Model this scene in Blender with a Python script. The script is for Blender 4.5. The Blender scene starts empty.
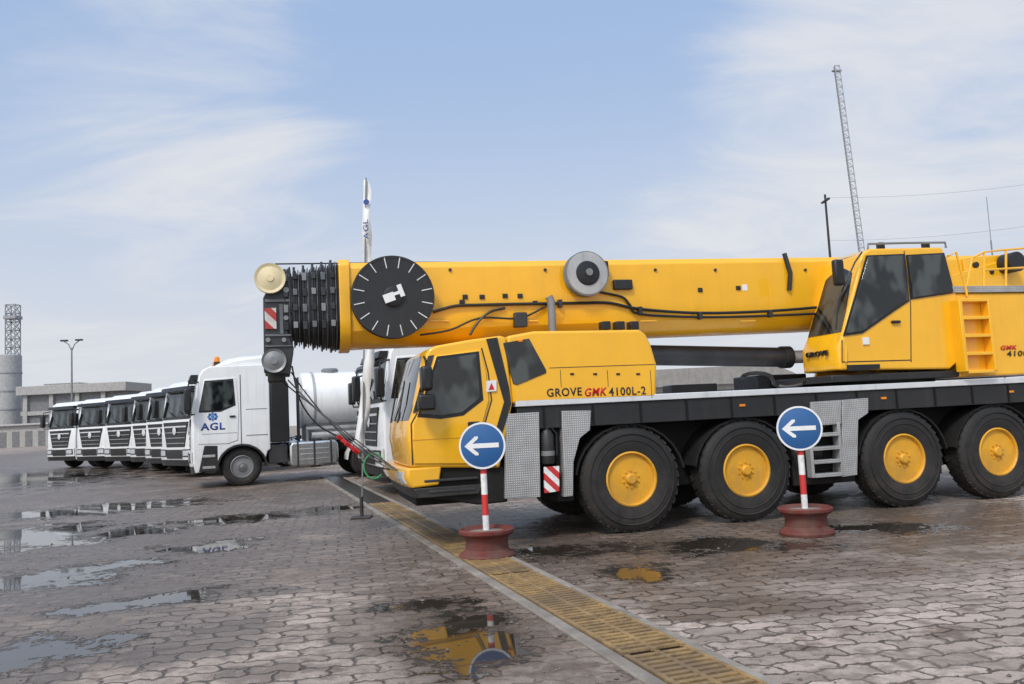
import bpy, bmesh, math, random
from mathutils import Vector, Matrix
random.seed(7)
scene = bpy.context.scene
COL = scene.collection
sin, cos, PI, rad = math.sin, math.cos, math.pi, math.radians
scene.view_settings.view_transform = 'Standard'
scene.view_settings.look = 'None'
scene.view_settings.exposure = 0

# ------------------------------------------------------------------ camera
FP = 827.0; CH = 1.57
pit = math.atan(72 / FP); rol = rad(2.86)
Fv = Vector((0, cos(pit), sin(pit))); R0 = Vector((1, 0, 0)); U0 = Vector((0, -sin(pit), cos(pit)))
Rv = R0 * cos(rol) - U0 * sin(rol); Uv = R0 * sin(rol) + U0 * cos(rol)
CAM = Vector((0, 0, CH))
cd = bpy.data.cameras.new('camera'); co = bpy.data.objects.new('camera', cd); COL.objects.link(co)
M = Matrix.Identity(4)
for i in range(3):
    M[i][0] = Rv[i]; M[i][1] = Uv[i]; M[i][2] = -Fv[i]; M[i][3] = CAM[i]
co.matrix_world = M
cd.sensor_width = 36; cd.lens = 36 * FP / 1024; cd.clip_end = 3000; cd.clip_start = 0.05
scene.camera = co

def ray(x, y): return Fv + Rv * ((x - 512) / FP) + Uv * ((342 - y) / FP)
def G(x, y):
    d = ray(x, y); return CAM + d * (-CH / d.z)
def hz(x):
    a = (x - 512) / FP
    return 342 + FP * (Fv.z + Rv.z * a) / Uv.z
def at(x, y, Y):
    d = ray(x, y); return CAM + d * (Y / d.y)
def HX(x, Y):
    q = at(x, hz(x), Y); return Vector((q.x, q.y, 0))
class Frame:
    def __init__(s, O, th):
        s.O = Vector((O[0], O[1], 0)); s.th = th
        s.es = Vector((cos(th), sin(th), 0)); s.ew = Vector((-sin(th), cos(th), 0))
    def S(s, x, y, w=0):
        d = ray(x, y); t = (w + (s.O - CAM).dot(s.ew)) / d.dot(s.ew)
        P = CAM + d * t
        return ((P - s.O).dot(s.es), P.z)

# ------------------------------------------------------------------ materials
def N(nt, t, **kw):
    n = nt.nodes.new(t)
    for k, v in kw.items(): setattr(n, k, v)
    return n
def newmat(name):
    m = bpy.data.materials.new(name); m.use_nodes = True
    nt = m.node_tree; b = nt.nodes['Principled BSDF']
    return m, nt, b
def mth(nt, op, a, b=None, c=None, clamp=False):
    n = nt.nodes.new('ShaderNodeMath'); n.operation = op; n.use_clamp = clamp
    for i, v in enumerate((a, b, c)):
        if v is None: continue
        if isinstance(v, (int, float)): n.inputs[i].default_value = v
        else: nt.links.new(v, n.inputs[i])
    return n.outputs[0]
def mixc(nt, f, a, b, bt='MIX'):
    n = nt.nodes.new('ShaderNodeMix'); n.data_type = 'RGBA'; n.blend_type = bt
    for idx, v in ((0, f), (6, a), (7, b)):
        if isinstance(v, (int, float)): n.inputs[idx].default_value = v
        elif isinstance(v, tuple): n.inputs[idx].default_value = (v[0], v[1], v[2], 1)
        else: nt.links.new(v, n.inputs[idx])
    return n.outputs[2]
def mrange(nt, v, a, b, c=0.0, d=1.0, smooth=False):
    n = nt.nodes.new('ShaderNodeMapRange'); n.clamp = True
    if smooth: n.interpolation_type = 'SMOOTHSTEP'
    nt.links.new(v, n.inputs[0])
    for i, q in enumerate((a, b, c, d)): n.inputs[i + 1].default_value = q
    return n.outputs[0]
def noise(nt, vec, sc, det=4, rough=.55, dist=0):
    n = nt.nodes.new('ShaderNodeTexNoise'); n.inputs['Scale'].default_value = sc
    n.inputs['Detail'].default_value = det; n.inputs['Roughness'].default_value = rough; n.inputs['Distortion'].default_value = dist
    if vec is not None: nt.links.new(vec, n.inputs['Vector'])
    return n.outputs[0]
def mapping(nt, vec, loc=(0, 0, 0), rot=(0, 0, 0), sc=(1, 1, 1), typ='POINT'):
    n = nt.nodes.new('ShaderNodeMapping'); n.vector_type = typ
    n.inputs['Location'].default_value = loc; n.inputs['Rotation'].default_value = rot; n.inputs['Scale'].default_value = sc
    nt.links.new(vec, n.inputs['Vector']); return n.outputs[0]
def bumpn(nt, h, st, dist):
    n = nt.nodes.new('ShaderNodeBump'); n.inputs['Strength'].default_value = st; n.inputs['Distance'].default_value = dist
    nt.links.new(h, n.inputs['Height']); return n.outputs[0]

def paint(name, col, rough=.4, metal=0.0, coat=0.0, dirt=.5, var=.15, bump=0.0, bscale=60, streak=.15, spec=.5):
    m, nt, b = newmat(name)
    tc = N(nt, 'ShaderNodeTexCoord').outputs['Object']
    geo = N(nt, 'ShaderNodeNewGeometry')
    n1 = noise(nt, tc, 2.3, 4)
    c = mixc(nt, mrange(nt, n1, .35, .65), col, tuple(v * (1 - var) for v in col))
    if streak:
        st = noise(nt, mapping(nt, geo.outputs['Position'], sc=(9, 9, .7)), 1.0, 3)
        c = mixc(nt, mth(nt, 'MULTIPLY', mrange(nt, st, .52, .75), streak), c, (.10, .08, .06))
    rr = mth(nt, 'ADD', mth(nt, 'MULTIPLY', n1, .14), rough - .07)
    if dirt:
        sp = N(nt, 'ShaderNodeSeparateXYZ'); nt.links.new(geo.outputs['Position'], sp.inputs[0])
        zz = mrange(nt, sp.outputs[2], .05, 1.5, 1, 0)
        nd = mrange(nt, noise(nt, geo.outputs['Position'], 5, 5, .65), .3, .7)
        df = mth(nt, 'MULTIPLY', mth(nt, 'MULTIPLY', zz, nd), dirt, clamp=True)
        c = mixc(nt, df, c, (.15, .12, .095))
        rr = mth(nt, 'ADD', mth(nt, 'MULTIPLY', df, .4), rr, clamp=True)
    nt.links.new(c, b.inputs['Base Color'])
    nt.links.new(rr, b.inputs['Roughness'])
    b.inputs['Metallic'].default_value = metal
    b.inputs['Coat Weight'].default_value = coat; b.inputs['Coat Roughness'].default_value = .06
    b.inputs['Specular IOR Level'].default_value = spec
    if bump:
        nt.links.new(bumpn(nt, noise(nt, tc, bscale, 3), bump, .01), b.inputs['Normal'])
    return m
def stripes(name, ca, cb, ang, per):
    m, nt, b = newmat(name)
    tc = N(nt, 'ShaderNodeTexCoord').outputs['Object']
    sp = N(nt, 'ShaderNodeSeparateXYZ'); nt.links.new(tc, sp.inputs[0])
    v = mth(nt, 'ADD', mth(nt, 'MULTIPLY', sp.outputs[0], cos(ang) / per), mth(nt, 'MULTIPLY', sp.outputs[2], sin(ang) / per))
    f = mth(nt, 'GREATER_THAN', mth(nt, 'FRACT', mth(nt, 'ADD', v, 100.0)), .5)
    c = mixc(nt, f, ca, cb)
    c = mixc(nt, mth(nt, 'MULTIPLY', mrange(nt, noise(nt, tc, 14, 6), .45, .75), .45), c, (.16, .12, .1))
    nt.links.new(c, b.inputs['Base Color']); b.inputs['Roughness'].default_value = .5
    return m
def tread_plate(name):
    m, nt, b = newmat(name)
    tc = N(nt, 'ShaderNodeTexCoord').outputs['Object']
    sp = N(nt, 'ShaderNodeSeparateXYZ'); nt.links.new(tc, sp.inputs[0])
    k = 2 * PI / .055
    u = mth(nt, 'ADD', mth(nt, 'MULTIPLY', sp.outputs[0], k), mth(nt, 'MULTIPLY', sp.outputs[1], k))
    a = mth(nt, 'SINE', mth(nt, 'ADD', u, mth(nt, 'MULTIPLY', sp.outputs[2], k)))
    d = mth(nt, 'SINE', mth(nt, 'SUBTRACT', u, mth(nt, 'MULTIPLY', sp.outputs[2], k)))
    h = mrange(nt, mth(nt, 'MULTIPLY', a, d), .15, .6)
    n1 = noise(nt, tc, 4, 5)
    c = mixc(nt, h, (.33, .33, .325), (.62, .62, .61))
    c = mixc(nt, mth(nt, 'MULTIPLY', mrange(nt, n1, .42, .7), .45), c, (.22, .19, .17))
    nt.links.new(c, b.inputs['Base Color']); b.inputs['Metallic'].default_value = .3; b.inputs['Roughness'].default_value = .45
    nt.links.new(bumpn(nt, h, .7, .004), b.inputs['Normal'])
    return m
Y_ = (.90, .455, .008)
YEL = paint('crane_yellow', Y_, .30, coat=.6, dirt=.3, var=.07, streak=.06)
YELD = paint('wheel_yellow', (.80, .39, .012), .45, dirt=.5, var=.2, streak=.12)
BLK = paint('black_paint', (.017, .017, .018), .5, dirt=.35, var=.3)
BLKP = paint('black_plastic', (.012, .012, .013), .38, dirt=.2, var=.3, streak=0)
UND = paint('underbody_black', (.008, .008, .008), .75, dirt=.15, streak=0, spec=.3)
RUB = paint('tyre_rubber', (.012, .012, .0125), .75, dirt=.28, var=.35, bump=.2, bscale=45, streak=0)
GRY = paint('grey_metal', (.25, .255, .26), .45, metal=.3, dirt=.3, var=.25)
HAZE = paint('hazy_grey_steel', (.30, .31, .33), .6, metal=0, dirt=0, var=.15)
DGRY = paint('dark_steel', (.05, .052, .057), .42, metal=.35, dirt=.2, var=.35)
COLL = paint('collar_steel', (.17, .175, .185), .38, metal=.5, dirt=0, var=.4, streak=.3)
ALU = paint('aluminium', (.72, .73, .74), .4, metal=.25, dirt=.3, var=.12, streak=.2)
POL = paint('polished_tank_metal', (.66, .67, .68), .22, metal=.9, dirt=.45, var=.12, streak=.2)
STEP = paint('step_aluminium', (.48, .48, .475), .45, metal=.3, dirt=.6, var=.2, streak=.3)
PLATE = tread_plate('tread_plate')
WHT = paint('truck_white', (.80, .80, .795), .33, coat=.3, dirt=.5, var=.06, streak=.12)
WHT2 = paint('white_plain', (.78, .78, .77), .45, dirt=.3, var=.06)
CREAM = paint('cream_nylon', (.78, .66, .40), .5, dirt=0, var=.2)
RED = paint('red_paint', (.62, .012, .018), .45, dirt=.2)
BLUE = paint('sign_blue', (.016, .105, .30), .4, dirt=.2, var=.15, streak=.12)
NAVY = paint('navy_lettering', (.02, .06, .26), .5, dirt=0, streak=0)
CYAN = paint('blue_emblem', (.05, .22, .55), .5, dirt=0, streak=0)
ORG = paint('beacon_orange', (.85, .25, .01), .3, dirt=0, streak=0)
RIMRED = paint('oxide_red_rim', (.17, .024, .02), .6, dirt=.55, var=.45, bump=.3, bscale=25, streak=.35, spec=.3)
SOIL = paint('dry_concrete', (.24, .21, .18), .9, dirt=.3, bump=.6, bscale=30)
GREEN = paint('green_hose', (.04, .33, .12), .5, dirt=0, streak=0)
CONC = paint('weathered_concrete', (.40, .40, .40), .85, dirt=.0, var=.2, bump=.25, bscale=3, streak=.2)
KERB = paint('dirty_kerb', (.33, .29, .25), .85, dirt=.55, var=.4, bump=.7, bscale=14, streak=.4)
BWALL = paint('pale_wall', (.44, .44, .44), .8, dirt=.1, var=.15, streak=.25)  # distance haze mixed into the wall colour as a paler grey
BMID = paint('weathered_fascia', (.38, .365, .35), .8, dirt=0, var=.2, streak=.25)  # fascia grey lightened to paint in distance haze
BDARK = paint('shaded_opening', (.19, .19, .195), .8, dirt=0, var=.3)  # shade of the openings as flat colour, lifted for distance haze
ROOF = paint('roof_sheet', (.28, .265, .25), .6, dirt=0, var=.2, streak=.3)
RWST = stripes('red_white_stripes', (.6, .02, .02), (.8, .8, .78), rad(45), .13)
RWSD = stripes('dull_red_white_stripes', (.40, .025, .02), (.55, .53, .50), rad(45), .16)
POLE = stripes('banded_pole', (.58, .03, .03), (.78, .77, .75), rad(90), .46)
def glassm():
    m, nt, b = newmat('dark_glass')
    tc = N(nt, 'ShaderNodeTexCoord').outputs['Object']
    n1 = noise(nt, mapping(nt, tc, sc=(1, 1, .6)), 2.6, 2)
    nt.links.new(mixc(nt, mrange(nt, n1, .44, .58, 0, 1, True), (.006, .008, .009), (.055, .063, .062)), b.inputs['Base Color'])
    nt.links.new(mrange(nt, noise(nt, tc, 9, 4), .3, .8, .01, .05), b.inputs['Roughness'])
    b.inputs['IOR'].default_value = 1.6
    return m
GLS = glassm()
LENS = paint('lamp_lens', (.62, .64, .67), .12, metal=.2, dirt=.1, coat=.8, streak=0)
def rust():
    m, nt, b = newmat('rusty_iron')
    tc = N(nt, 'ShaderNodeNewGeometry').outputs['Position']
    n1 = noise(nt, tc, 5, 5, .65)
    c = mixc(nt, mrange(nt, n1, .35, .65), (.38, .235, .09), (.17, .105, .05))
    c = mixc(nt, mrange(nt, noise(nt, tc, 30, 4), .5, .75, 0, .6), c, (.44, .33, .17))
    c = mixc(nt, mrange(nt, noise(nt, tc, 1.1, 4), .47, .64, 0, .7), c, (.14, .10, .065))
    nt.links.new(c, b.inputs['Base Color']); b.inputs['Roughness'].default_value = .65
    nt.links.new(bumpn(nt, noise(nt, tc, 60, 3), .5, .006), b.inputs['Normal'])
    return m
RUST = rust()

# ------------------------------------------------------------------ mesh tools
class MB:
    def __init__(s): s.bm = bmesh.new()
    def v(s, p): return s.bm.verts.new(p)
    def f(s, vs):
        try: return s.bm.faces.new(vs)
        except ValueError: return None
    def box(s, x0, x1, y0, y1, z0, z1):
        a = [s.v((x, y, z)) for z in (z0, z1) for y in (y0, y1) for x in (x0, x1)]
        for q in ((0, 2, 3, 1), (4, 5, 7, 6), (0, 1, 5, 4), (2, 6, 7, 3), (0, 4, 6, 2), (1, 3, 7, 5)):
            s.f([a[i] for i in q])
        return s
    def prism(s, pts, w0, w1):
        a = [s.v((p[0], w0, p[1])) for p in pts]; b = [s.v((p[0], w1, p[1])) for p in pts]
        n = len(pts); s.f(a); s.f(b[::-1])
        for i in range(n): s.f([a[i], b[i], b[(i + 1) % n], a[(i + 1) % n]])
        return s
    def loft(s, loops, caps=True, closed=True):
        L = [[s.v(p) for p in lp] for lp in loops]; n = len(L[0])
        for a, b in zip(L, L[1:]):
            for i in range(n if closed else n - 1): s.f([a[i], b[i], b[(i + 1) % n], a[(i + 1) % n]])
        if caps: s.f(L[0]); s.f(L[-1][::-1])
        return s
    def basis(s, ax):
        ax = Vector(ax).normalized()
        t = Vector((0, 0, 1)) if abs(ax.z) < .9 else Vector((1, 0, 0))
        u = ax.cross(t).normalized(); return ax, u, ax.cross(u).normalized()
    def cyl(s, p0, p1, r0, r1=None, seg=14):
        p0 = Vector(p0); p1 = Vector(p1); r1 = r0 if r1 is None else r1
        ax, u, w = s.basis(p1 - p0)
        lp = [[p + (u * cos(2 * PI * i / seg) + w * sin(2 * PI * i / seg)) * r for i in range(seg)] for p, r in ((p0, r0), (p1, r1))]
        return s.loft(lp)
    def tube(s, pts, r, seg=8):
        pts = [Vector(p) for p in pts]; lp = []; up = None
        for i, p in enumerate(pts):
            d = (pts[min(i + 1, len(pts) - 1)] - pts[max(i - 1, 0)]).normalized()
            if up is None: _, u, w = s.basis(d)
            else:
                u = (up - d * up.dot(d)).normalized(); w = d.cross(u)
            up = u
            lp.append([p + (u * cos(2 * PI * k / seg) + w * sin(2 * PI * k / seg)) * r for k in range(seg)])
        return s.loft(lp)
    def lathe(s, prof, c=(0, 0, 0), ax=(0, 0, 1), seg=32, caps=True):
        c = Vector(c); ax, u, w = s.basis(ax)
        lp = [[c + ax * a + (u * cos(2 * PI * i / seg) + w * sin(2 * PI * i / seg)) * max(r, .0005) for i in range(seg)] for r, a in prof]
        return s.loft(lp, caps)
    def obox(s, c, x, y, hx, hy, hz, zax=None):
        c = Vector(c); x = Vector(x).normalized(); y = Vector(y).normalized(); z = x.cross(y)
        lp = [[c + z * k * hz + x * i * hx + y * j * hy for i, j in ((-1, -1), (1, -1), (1, 1), (-1, 1))] for k in (-1, 1)]
        return s.loft(lp)
    def mesh(s, name, ang=35):
        bmesh.ops.recalc_face_normals(s.bm, faces=s.bm.faces[:])
        me = bpy.data.meshes.new(name); s.bm.to_mesh(me); s.bm.free()
        me.polygons.foreach_set('use_smooth', [True] * len(me.polygons))
        me.set_sharp_from_angle(angle=rad(ang))
        return me
    def build(s, name, mat, parent=None, bevel=0, loc=None, seg=2, ang=35):
        return link(name, s.mesh(name, ang), mat, parent, bevel, loc, seg)
def link(name, me, mat, parent=None, bevel=0, loc=None, seg=2):
    if mat and not me.materials: me.materials.append(mat)
    o = bpy.data.objects.new(name, me); COL.objects.link(o)
    if parent: o.parent = parent
    if loc is not None: o.location = loc
    if bevel:
        b = o.modifiers.new('bevel', 'BEVEL'); b.width = bevel; b.segments = seg; b.limit_method = 'ANGLE'; b.angle_limit = rad(35)
    return o
def tag(o, label, cat, group=None):
    o['label'] = label; o['category'] = cat
    if group: o['group'] = group
    return o
def thing(name, loc, rz, label, cat, group=None):
    o = bpy.data.objects.new(name, None); COL.objects.link(o); o.empty_display_size = .2
    o.location = loc; o.rotation_euler = (0, 0, rz); return tag(o, label, cat, group)
def struct(o): o['kind'] = 'structure'; return o
def copy_tree(o, parent=None):
    c = o.copy(); COL.objects.link(c); c.parent = parent
    for ch in list(o.children): copy_tree(ch, c)
    return c
def text(body, name, mat, parent, org, ux, uy, width, height, shear=0, off=.012, ext=.004, label=None):
    cu = bpy.data.curves.new('t', 'FONT'); cu.body = body; cu.size = 1; cu.offset = off; cu.shear = shear; cu.resolution_u = 3
    cu.space_character = 1.12
    ob = bpy.data.objects.new('t', cu); COL.objects.link(ob)
    bpy.context.view_layer.update()
    dg = bpy.context.evaluated_depsgraph_get()
    me = bpy.data.meshes.new_from_object(ob.evaluated_get(dg))
    bpy.data.objects.remove(ob)
    xs = [v.co.x for v in me.vertices]; ys = [v.co.y for v in me.vertices]
    x0, x1, y0, y1 = min(xs), max(xs), min(ys), max(ys)
    ux = Vector(ux); uy = Vector(uy); nn = ux.cross(uy); org = Vector(org)
    bm = bmesh.new(); bm.from_mesh(me)
    r = bmesh.ops.extrude_face_region(bm, geom=bm.faces[:])
    for v in [g for g in r['geom'] if isinstance(g, bmesh.types.BMVert)]: v.co.z += 1
    for v in bm.verts:
        v.co = org + ux * ((v.co.x - x0) / (x1 - x0) * width) + uy * ((v.co.y - y0) / (y1 - y0) * height) + nn * (v.co.z * ext)
    bmesh.ops.recalc_face_normals(bm, faces=bm.faces[:])
    bm.to_mesh(me); bm.free(); me.name = name; me.materials.clear()
    return link(name, me, mat, parent)

SEC = [(0, 1), (.08, .55), (.25, .2), (.6, 0)]
def sections(W):
    k = min(1, W / 1.4)
    a = [(w * k, f) for w, f in SEC]
    return a + [(W - w, f) for w, f in a[::-1]]
def inset(w, W, a):
    s = sections(W)
    for (w0, f0), (w1, f1) in zip(s, s[1:]):
        if w <= w1: return a * (f0 + (f1 - f0) * (w - w0) / max(1e-6, w1 - w0))
    return a
def cab_loft(mb, out, W, a, L, wo=0):
    x0 = min(p[0] for p in out)
    mb.loft([[(x + a * f * max(0, 1 - (x - x0) / L), wo + w, z) for x, z in out] for w, f in sections(W)])
    return mb
def fx(prof, z):
    for (xa, za), (xb, zb) in zip(prof, prof[1:]):
        if za <= z <= zb: return xa + (xb - xa) * (z - za) / (zb - za)
    return prof[0][0] if z < prof[0][1] else prof[-1][0]
def front_patch(mb, prof, z0, z1, w0, w1, W, a, off, th=.03, nz=4, nw=10, wo=0, inz=0):
    lp = []
    def P(w, z, o):
        w = min(max(w, w0), w1)
        return (fx(prof, z) + inset(w, W, a) - o, wo + w, z)
    ws = [w0 + (w1 - w0) * i / nw for i in range(nw + 1)]; zs = [z0 + (z1 - z0) * i / nz for i in range(nz + 1)]
    for w in ws:
        lp.append([P(w, z, off) for z in zs] + [P(w, z, off - th) for z in zs[::-1]])
    mb.loft(lp); return mb

# ------------------------------------------------------------------ wheels (local: axis = y, outer face at y=0 towards -y)
def tyre_mesh(R, wd, rr, lugs, name):
    mb = MB()
    h = R - rr
    prof = [(rr, .05), (rr + .02, .02), (rr + h * .3, .0), (rr + h * .62, .005), (R - .07, .022), (R - .03, .045), (R - .008, .08), (R - .008, wd - .08), (R - .03, wd - .045), (R - .07, wd - .022), (rr + h * .5, wd), (rr, wd - .04)]
    mb.lathe(prof, (0, 0, 0), (0, 1, 0), 64, False)
    for r_ in (rr + h * .42, rr + h * .66):
        mb.lathe([(r_, .003), (r_ + .006, -.006), (r_ + .014, -.006), (r_ + .02, .004)], (0, 0, 0), (0, 1, 0), 64, False)
    for i in range(lugs):
        for sd in (0, 1):
            a = 2 * PI * (i + .5 * sd) / lugs
            rd = Vector((cos(a), 0, sin(a))); tg = Vector((-sin(a), 0, cos(a)))
            yc = .06 + wd * .2 if sd == 0 else wd - .06 - wd * .2
            mb.obox(rd * (R - .014) + Vector((0, yc, 0)), (tg + Vector((0, .35 if sd == 0 else -.35, 0))), rd, PI * R / lugs * .74, .013, wd * .2)
    return mb.mesh(name, 30)
def rim_mesh(rr, dish, name):
    mb = MB()
    mb.lathe([(rr + .012, .06), (rr + .014, .02), (rr - .005, .012), (rr - .02, .03), (rr - .03, .05 + dish * .25), (rr * .87, dish * .6), (rr * .84, dish * .66), (rr * .80, dish), (rr * .66, dish * .98), (rr * .58, dish * .72), (rr * .50, dish * .62), (rr * .3, dish * .62)], (0, 0, 0), (0, 1, 0), 40, True)
    return mb.mesh(name, 26)
def hub_mesh(rr, dish, nb, name):
    mb = MB()
    mb.lathe([(rr * .44, dish * .7), (rr * .44, dish * .42), (rr * .40, dish * .3), (rr * .22, dish * .26), (rr * .20, dish * .1), (rr * .16, dish * .04), (.0, dish * .04)], (0, 0, 0), (0, 1, 0), 28, True)
    for i in range(nb):
        a = 2 * PI * i / nb; c = Vector((cos(a) * rr * .72, dish * .99, sin(a) * rr * .72))
        mb.cyl(c, c + Vector((0, -.055, 0)), .020, .014, 6)
    for i in range(10):
        a = 2 * PI * (i + .5) / 10; c = Vector((cos(a) * rr * .32, dish * .34, sin(a) * rr * .32))
        mb.cyl(c, c + Vector((0, -.04, 0)), .015, .013, 6)
    return mb.mesh(name, 30)
CW = dict(t=tyre_mesh(.675, .40, .335, 36, 'tyre'), r=rim_mesh(.335, .24, 'rim'), h=hub_mesh(.335, .24, 14, 'wheel'))
TW = dict(t=tyre_mesh(.52, .30, .29, 40, 'tyre'), r=rim_mesh(.29, .11, 'rim'), h=hub_mesh(.29, .11, 10, 'wheel'))
def wheel(kit, loc, parent, mr, mh, flip=False):
    h = link('wheel', kit['h'], mh, parent, loc=loc)
    if flip: h.rotation_euler = (0, 0, PI)
    link('tyre', kit['t'], RUB, h); link('rim', kit['r'], mr, h)
    return h

# ================================================================== CRANE
CO = G(632, 534)
TH = rad(15.47)
K = Frame(CO, TH)
def c(x, y, w=0): return K.S(x, y, w)
def pp(pts, w=0): return [K.S(x, y, w) for x, y in pts]
crane = thing('crane_truck', K.O, TH, 'large yellow four-axle mobile crane with long horizontal boom over its cab', 'crane')
W = 2.6
SW = [c(px, 470, .03)[0] for px in (632, 748, 907, 1002)]
for s in SW:
    wheel(CW, (s, .03, .675), crane, YELD, YELD)
    wheel(CW, (s, W - .03, .675), crane, YELD, YELD, True)
    MB().cyl((s, .35, .675), (s, W - .35, .675), .11).lathe([(0, -.3), (.2, -.22), (.27, 0), (.2, .22), (0, .3)], (s, W / 2, .66), (0, 1, 0), 20).build('axle', UND, crane)
REAR = SW[3] + 1.9
s_deck = c(516, 410)[0]
# deck
MB().box(s_deck, REAR, .0, W, 1.655, 1.735).build('deck_edge', ALU, crane, .008)
dk = MB().box(s_deck + .02, REAR - .05, .03, W - .03, 1.37, 1.65).build('deck_beam', BLK, crane, .01)
for i in range(14):
    s = s_deck + .35 + i * .65
    MB().box(s, s + .025, .016, .031, 1.385, 1.64).build('deck_rib', UND, dk)
for i in range(4):
    s = s_deck + .9 + i * 2.22
    MB().box(s - .04, s + .04, .012, .03, 1.52, 1.55).build('side_reflector', ORG, dk)
MB().box(s_deck - 1.2, REAR - .2, .50, 2.10, .50, 1.365).build('chassis', UND, crane, .02)  # chassis box made wider to darken the space under the deck
MB().box(SW[1] + .78, SW[2] - .72, .2, W - .2, .40, 1.36).build('outrigger_box', UND, crane, .015)
MB().box(SW[0] - .98, SW[0] - .76, .12, W - .12, .45, 1.36).build('outrigger_box', UND, crane, .015)
for s in SW:
    pts = []
    for i in range(13):
        a = PI * (.05 + .9 * i / 12); pts.append((s + .76 * cos(a), .675 + .70 * sin(a)))
    MB().loft([[(x, w, z) for x, z in pts] + [(x * 1 + (s - x) * .03, w, z - .02) for x, z in pts[::-1]] for w in (.06, .55)]).build('mudguard', UND, crane)
for k, (sa, sb, zz_) in enumerate(((SW[1] + .82, SW[1] + 1.3, .85), (SW[3] + .85, SW[3] + 1.6, 1.0))):
    MB().lathe([(0, 0), (.1, .01), (.14, .05), (.14, sb - sa - .05), (.1, sb - sa - .01), (0, sb - sa)], (sa, .3, zz_), (1, 0, 0), 18).build('air_tank', BLK, crane)
# carrier cab
CWD = 1.8
aC, LC = .06, .5
front_px = [(409, 468), (404, 440), (405, 424), (410, 411), (424.5, 354), (428, 348.5), (436, 345.5)]
prof = [(x, z) for x, z in pp(front_px)]
out = prof + pp([(470, 339.5), (500, 335.5), (506, 337), (513, 402), (506, 436), (500, 468)])
mb = MB(); cab_loft(mb, out, CWD, aC, LC)
cabm = mb.build('cab', YEL, crane, .03, seg=3)
profA = prof
zA, zB = prof[2][1] + .04, prof[4][1]
front_patch(MB(), profA, zA, zB, .07, CWD - .14, CWD, aC, .008).build('windscreen', GLS, crane)
b_ = c(408, 489); t_ = c(406, 468)
bprof = [(b_[0] + .0, b_[1]), (t_[0] - .05, (b_[1] + t_[1]) / 2), (t_[0] - .04, t_[1] - .005)]
mb = MB(); cab_loft(mb, bprof + [(t_[0] + .42, t_[1] - .005), (t_[0] + .38, b_[1] + .02)], CWD + .4, aC, LC)
bump = mb.build('bumper', YEL, crane, .025, seg=3)
mb = MB(); lp_ = [(b_[0] + .06, b_[1] - .12), (b_[0] + .01, b_[1] - .004), (b_[0] + .9, b_[1] - .004), (b_[0] + .85, b_[1] - .12)]
cab_loft(mb, lp_, CWD + .3, aC, LC); mb.build('lower_bumper', BLK, crane, .01)
for w0, w1 in ((.10, .42), (CWD - .1, CWD + .25)):
    front_patch(MB(), bprof, b_[1] + .05, t_[1] - .05, w0, w1, CWD + .4, aC, .02, nz=2, nw=4).build('headlight', LENS, crane)
for w in (.5, 1.2):
    z0 = zA - .02; z1 = zA + .5
    MB().tube([(fx(profA, z0) - .03, w, z0), (fx(profA, z1) - .05, w + .35, z1)], .012, 6).build('wiper', BLKP, crane)
# door
door = MB().prism(pp([(414, 464), (412.5, 424), (418, 414), (435, 356), (480, 349.5), (486, 372), (489, 400), (478, 440), (468, 464)]), -.018, .03).build('door', YEL, crane, .012, seg=2)
sw_ = MB().prism(pp([(420, 414), (438.5, 359.5), (476, 354), (480, 398), (462, 412.5), (440, 416)]), -.028, -.010).build('side_window', GLS, door, .006)
mb = MB()
wf = pp([(417, 417), (436.5, 356.5), (478.5, 351.5), (483, 400), (463, 415.5), (440, 419)]); mb.prism(wf, -.023, -.012); mb.build('window_seal', BLKP, door)
hp = c(474, 424); MB().box(hp[0] - .08, hp[0] + .06, -.045, -.01, hp[1] - .02, hp[1] + .03).build('handle', BLKP, door, .01)
dj = pp([(412.5, 465), (411, 424), (417, 413)]); MB().tube([(x, .0, z) for x, z in dj], .008, 6).build('door_joint', BLK, crane)
dj = pp([(470, 465), (480, 440), (491.5, 400), (488, 372), (481.5, 348)]); MB().tube([(x, .0, z) for x, z in dj], .009, 6).build('door_joint', BLK, crane)
q0 = c(412, 440); q1 = c(482, 437)
MB().box(q0[0], q1[0] - .1, -.024, -.015, q0[1] - .004, q0[1] + .004).build('door_crease', YELD, door)
MB().prism(pp([(413, 413), (428, 356), (434, 355), (418, 412)]), -.006, .04).build('quarter_glass', GLS, crane)
MB().prism(pp([(486, 339), (497, 337.5), (509, 388), (511, 404), (500, 440), (495, 467), (489, 467), (494, 436), (504, 402)]), -.012, .02).build('pillar_stripe', BLK, crane)
stk = MB().prism(pp([(486, 381), (496, 380), (496, 391), (486, 392)]), -.022, -.013).build('warning_sticker', WHT2, crane)
MB().prism(pp([(488, 390), (494, 389.5), (491, 383)]), -.026, -.023).build('sticker_triangle', RED, stk)
for x, y in ((520, 341), (500, 444)):
    q = c(x, y); MB().box(q[0] - .03, q[0] + .03, -.03, .01, q[1] - .015, q[1] + .015).build('marker_lamp', ORG, crane, .006)
# under cab
MB().prism(pp([(418, 466), (503, 466), (508, 502), (478, 505), (420, 496)], .06), .05, CWD).build('step_well', UND, crane, .02)
q0 = c(424, 480, .02); q1 = c(478, 484, .02)
MB().box(q0[0], q1[0], -.01, .1, q0[1] - .03, q0[1]).build('cab_step', DGRY, crane, .006)
MB().box(q0[0] + .05, q1[0] - .04, -.01, .1, q0[1] - .16, q0[1] - .13).build('cab_step', DGRY, crane, .006)
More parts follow.
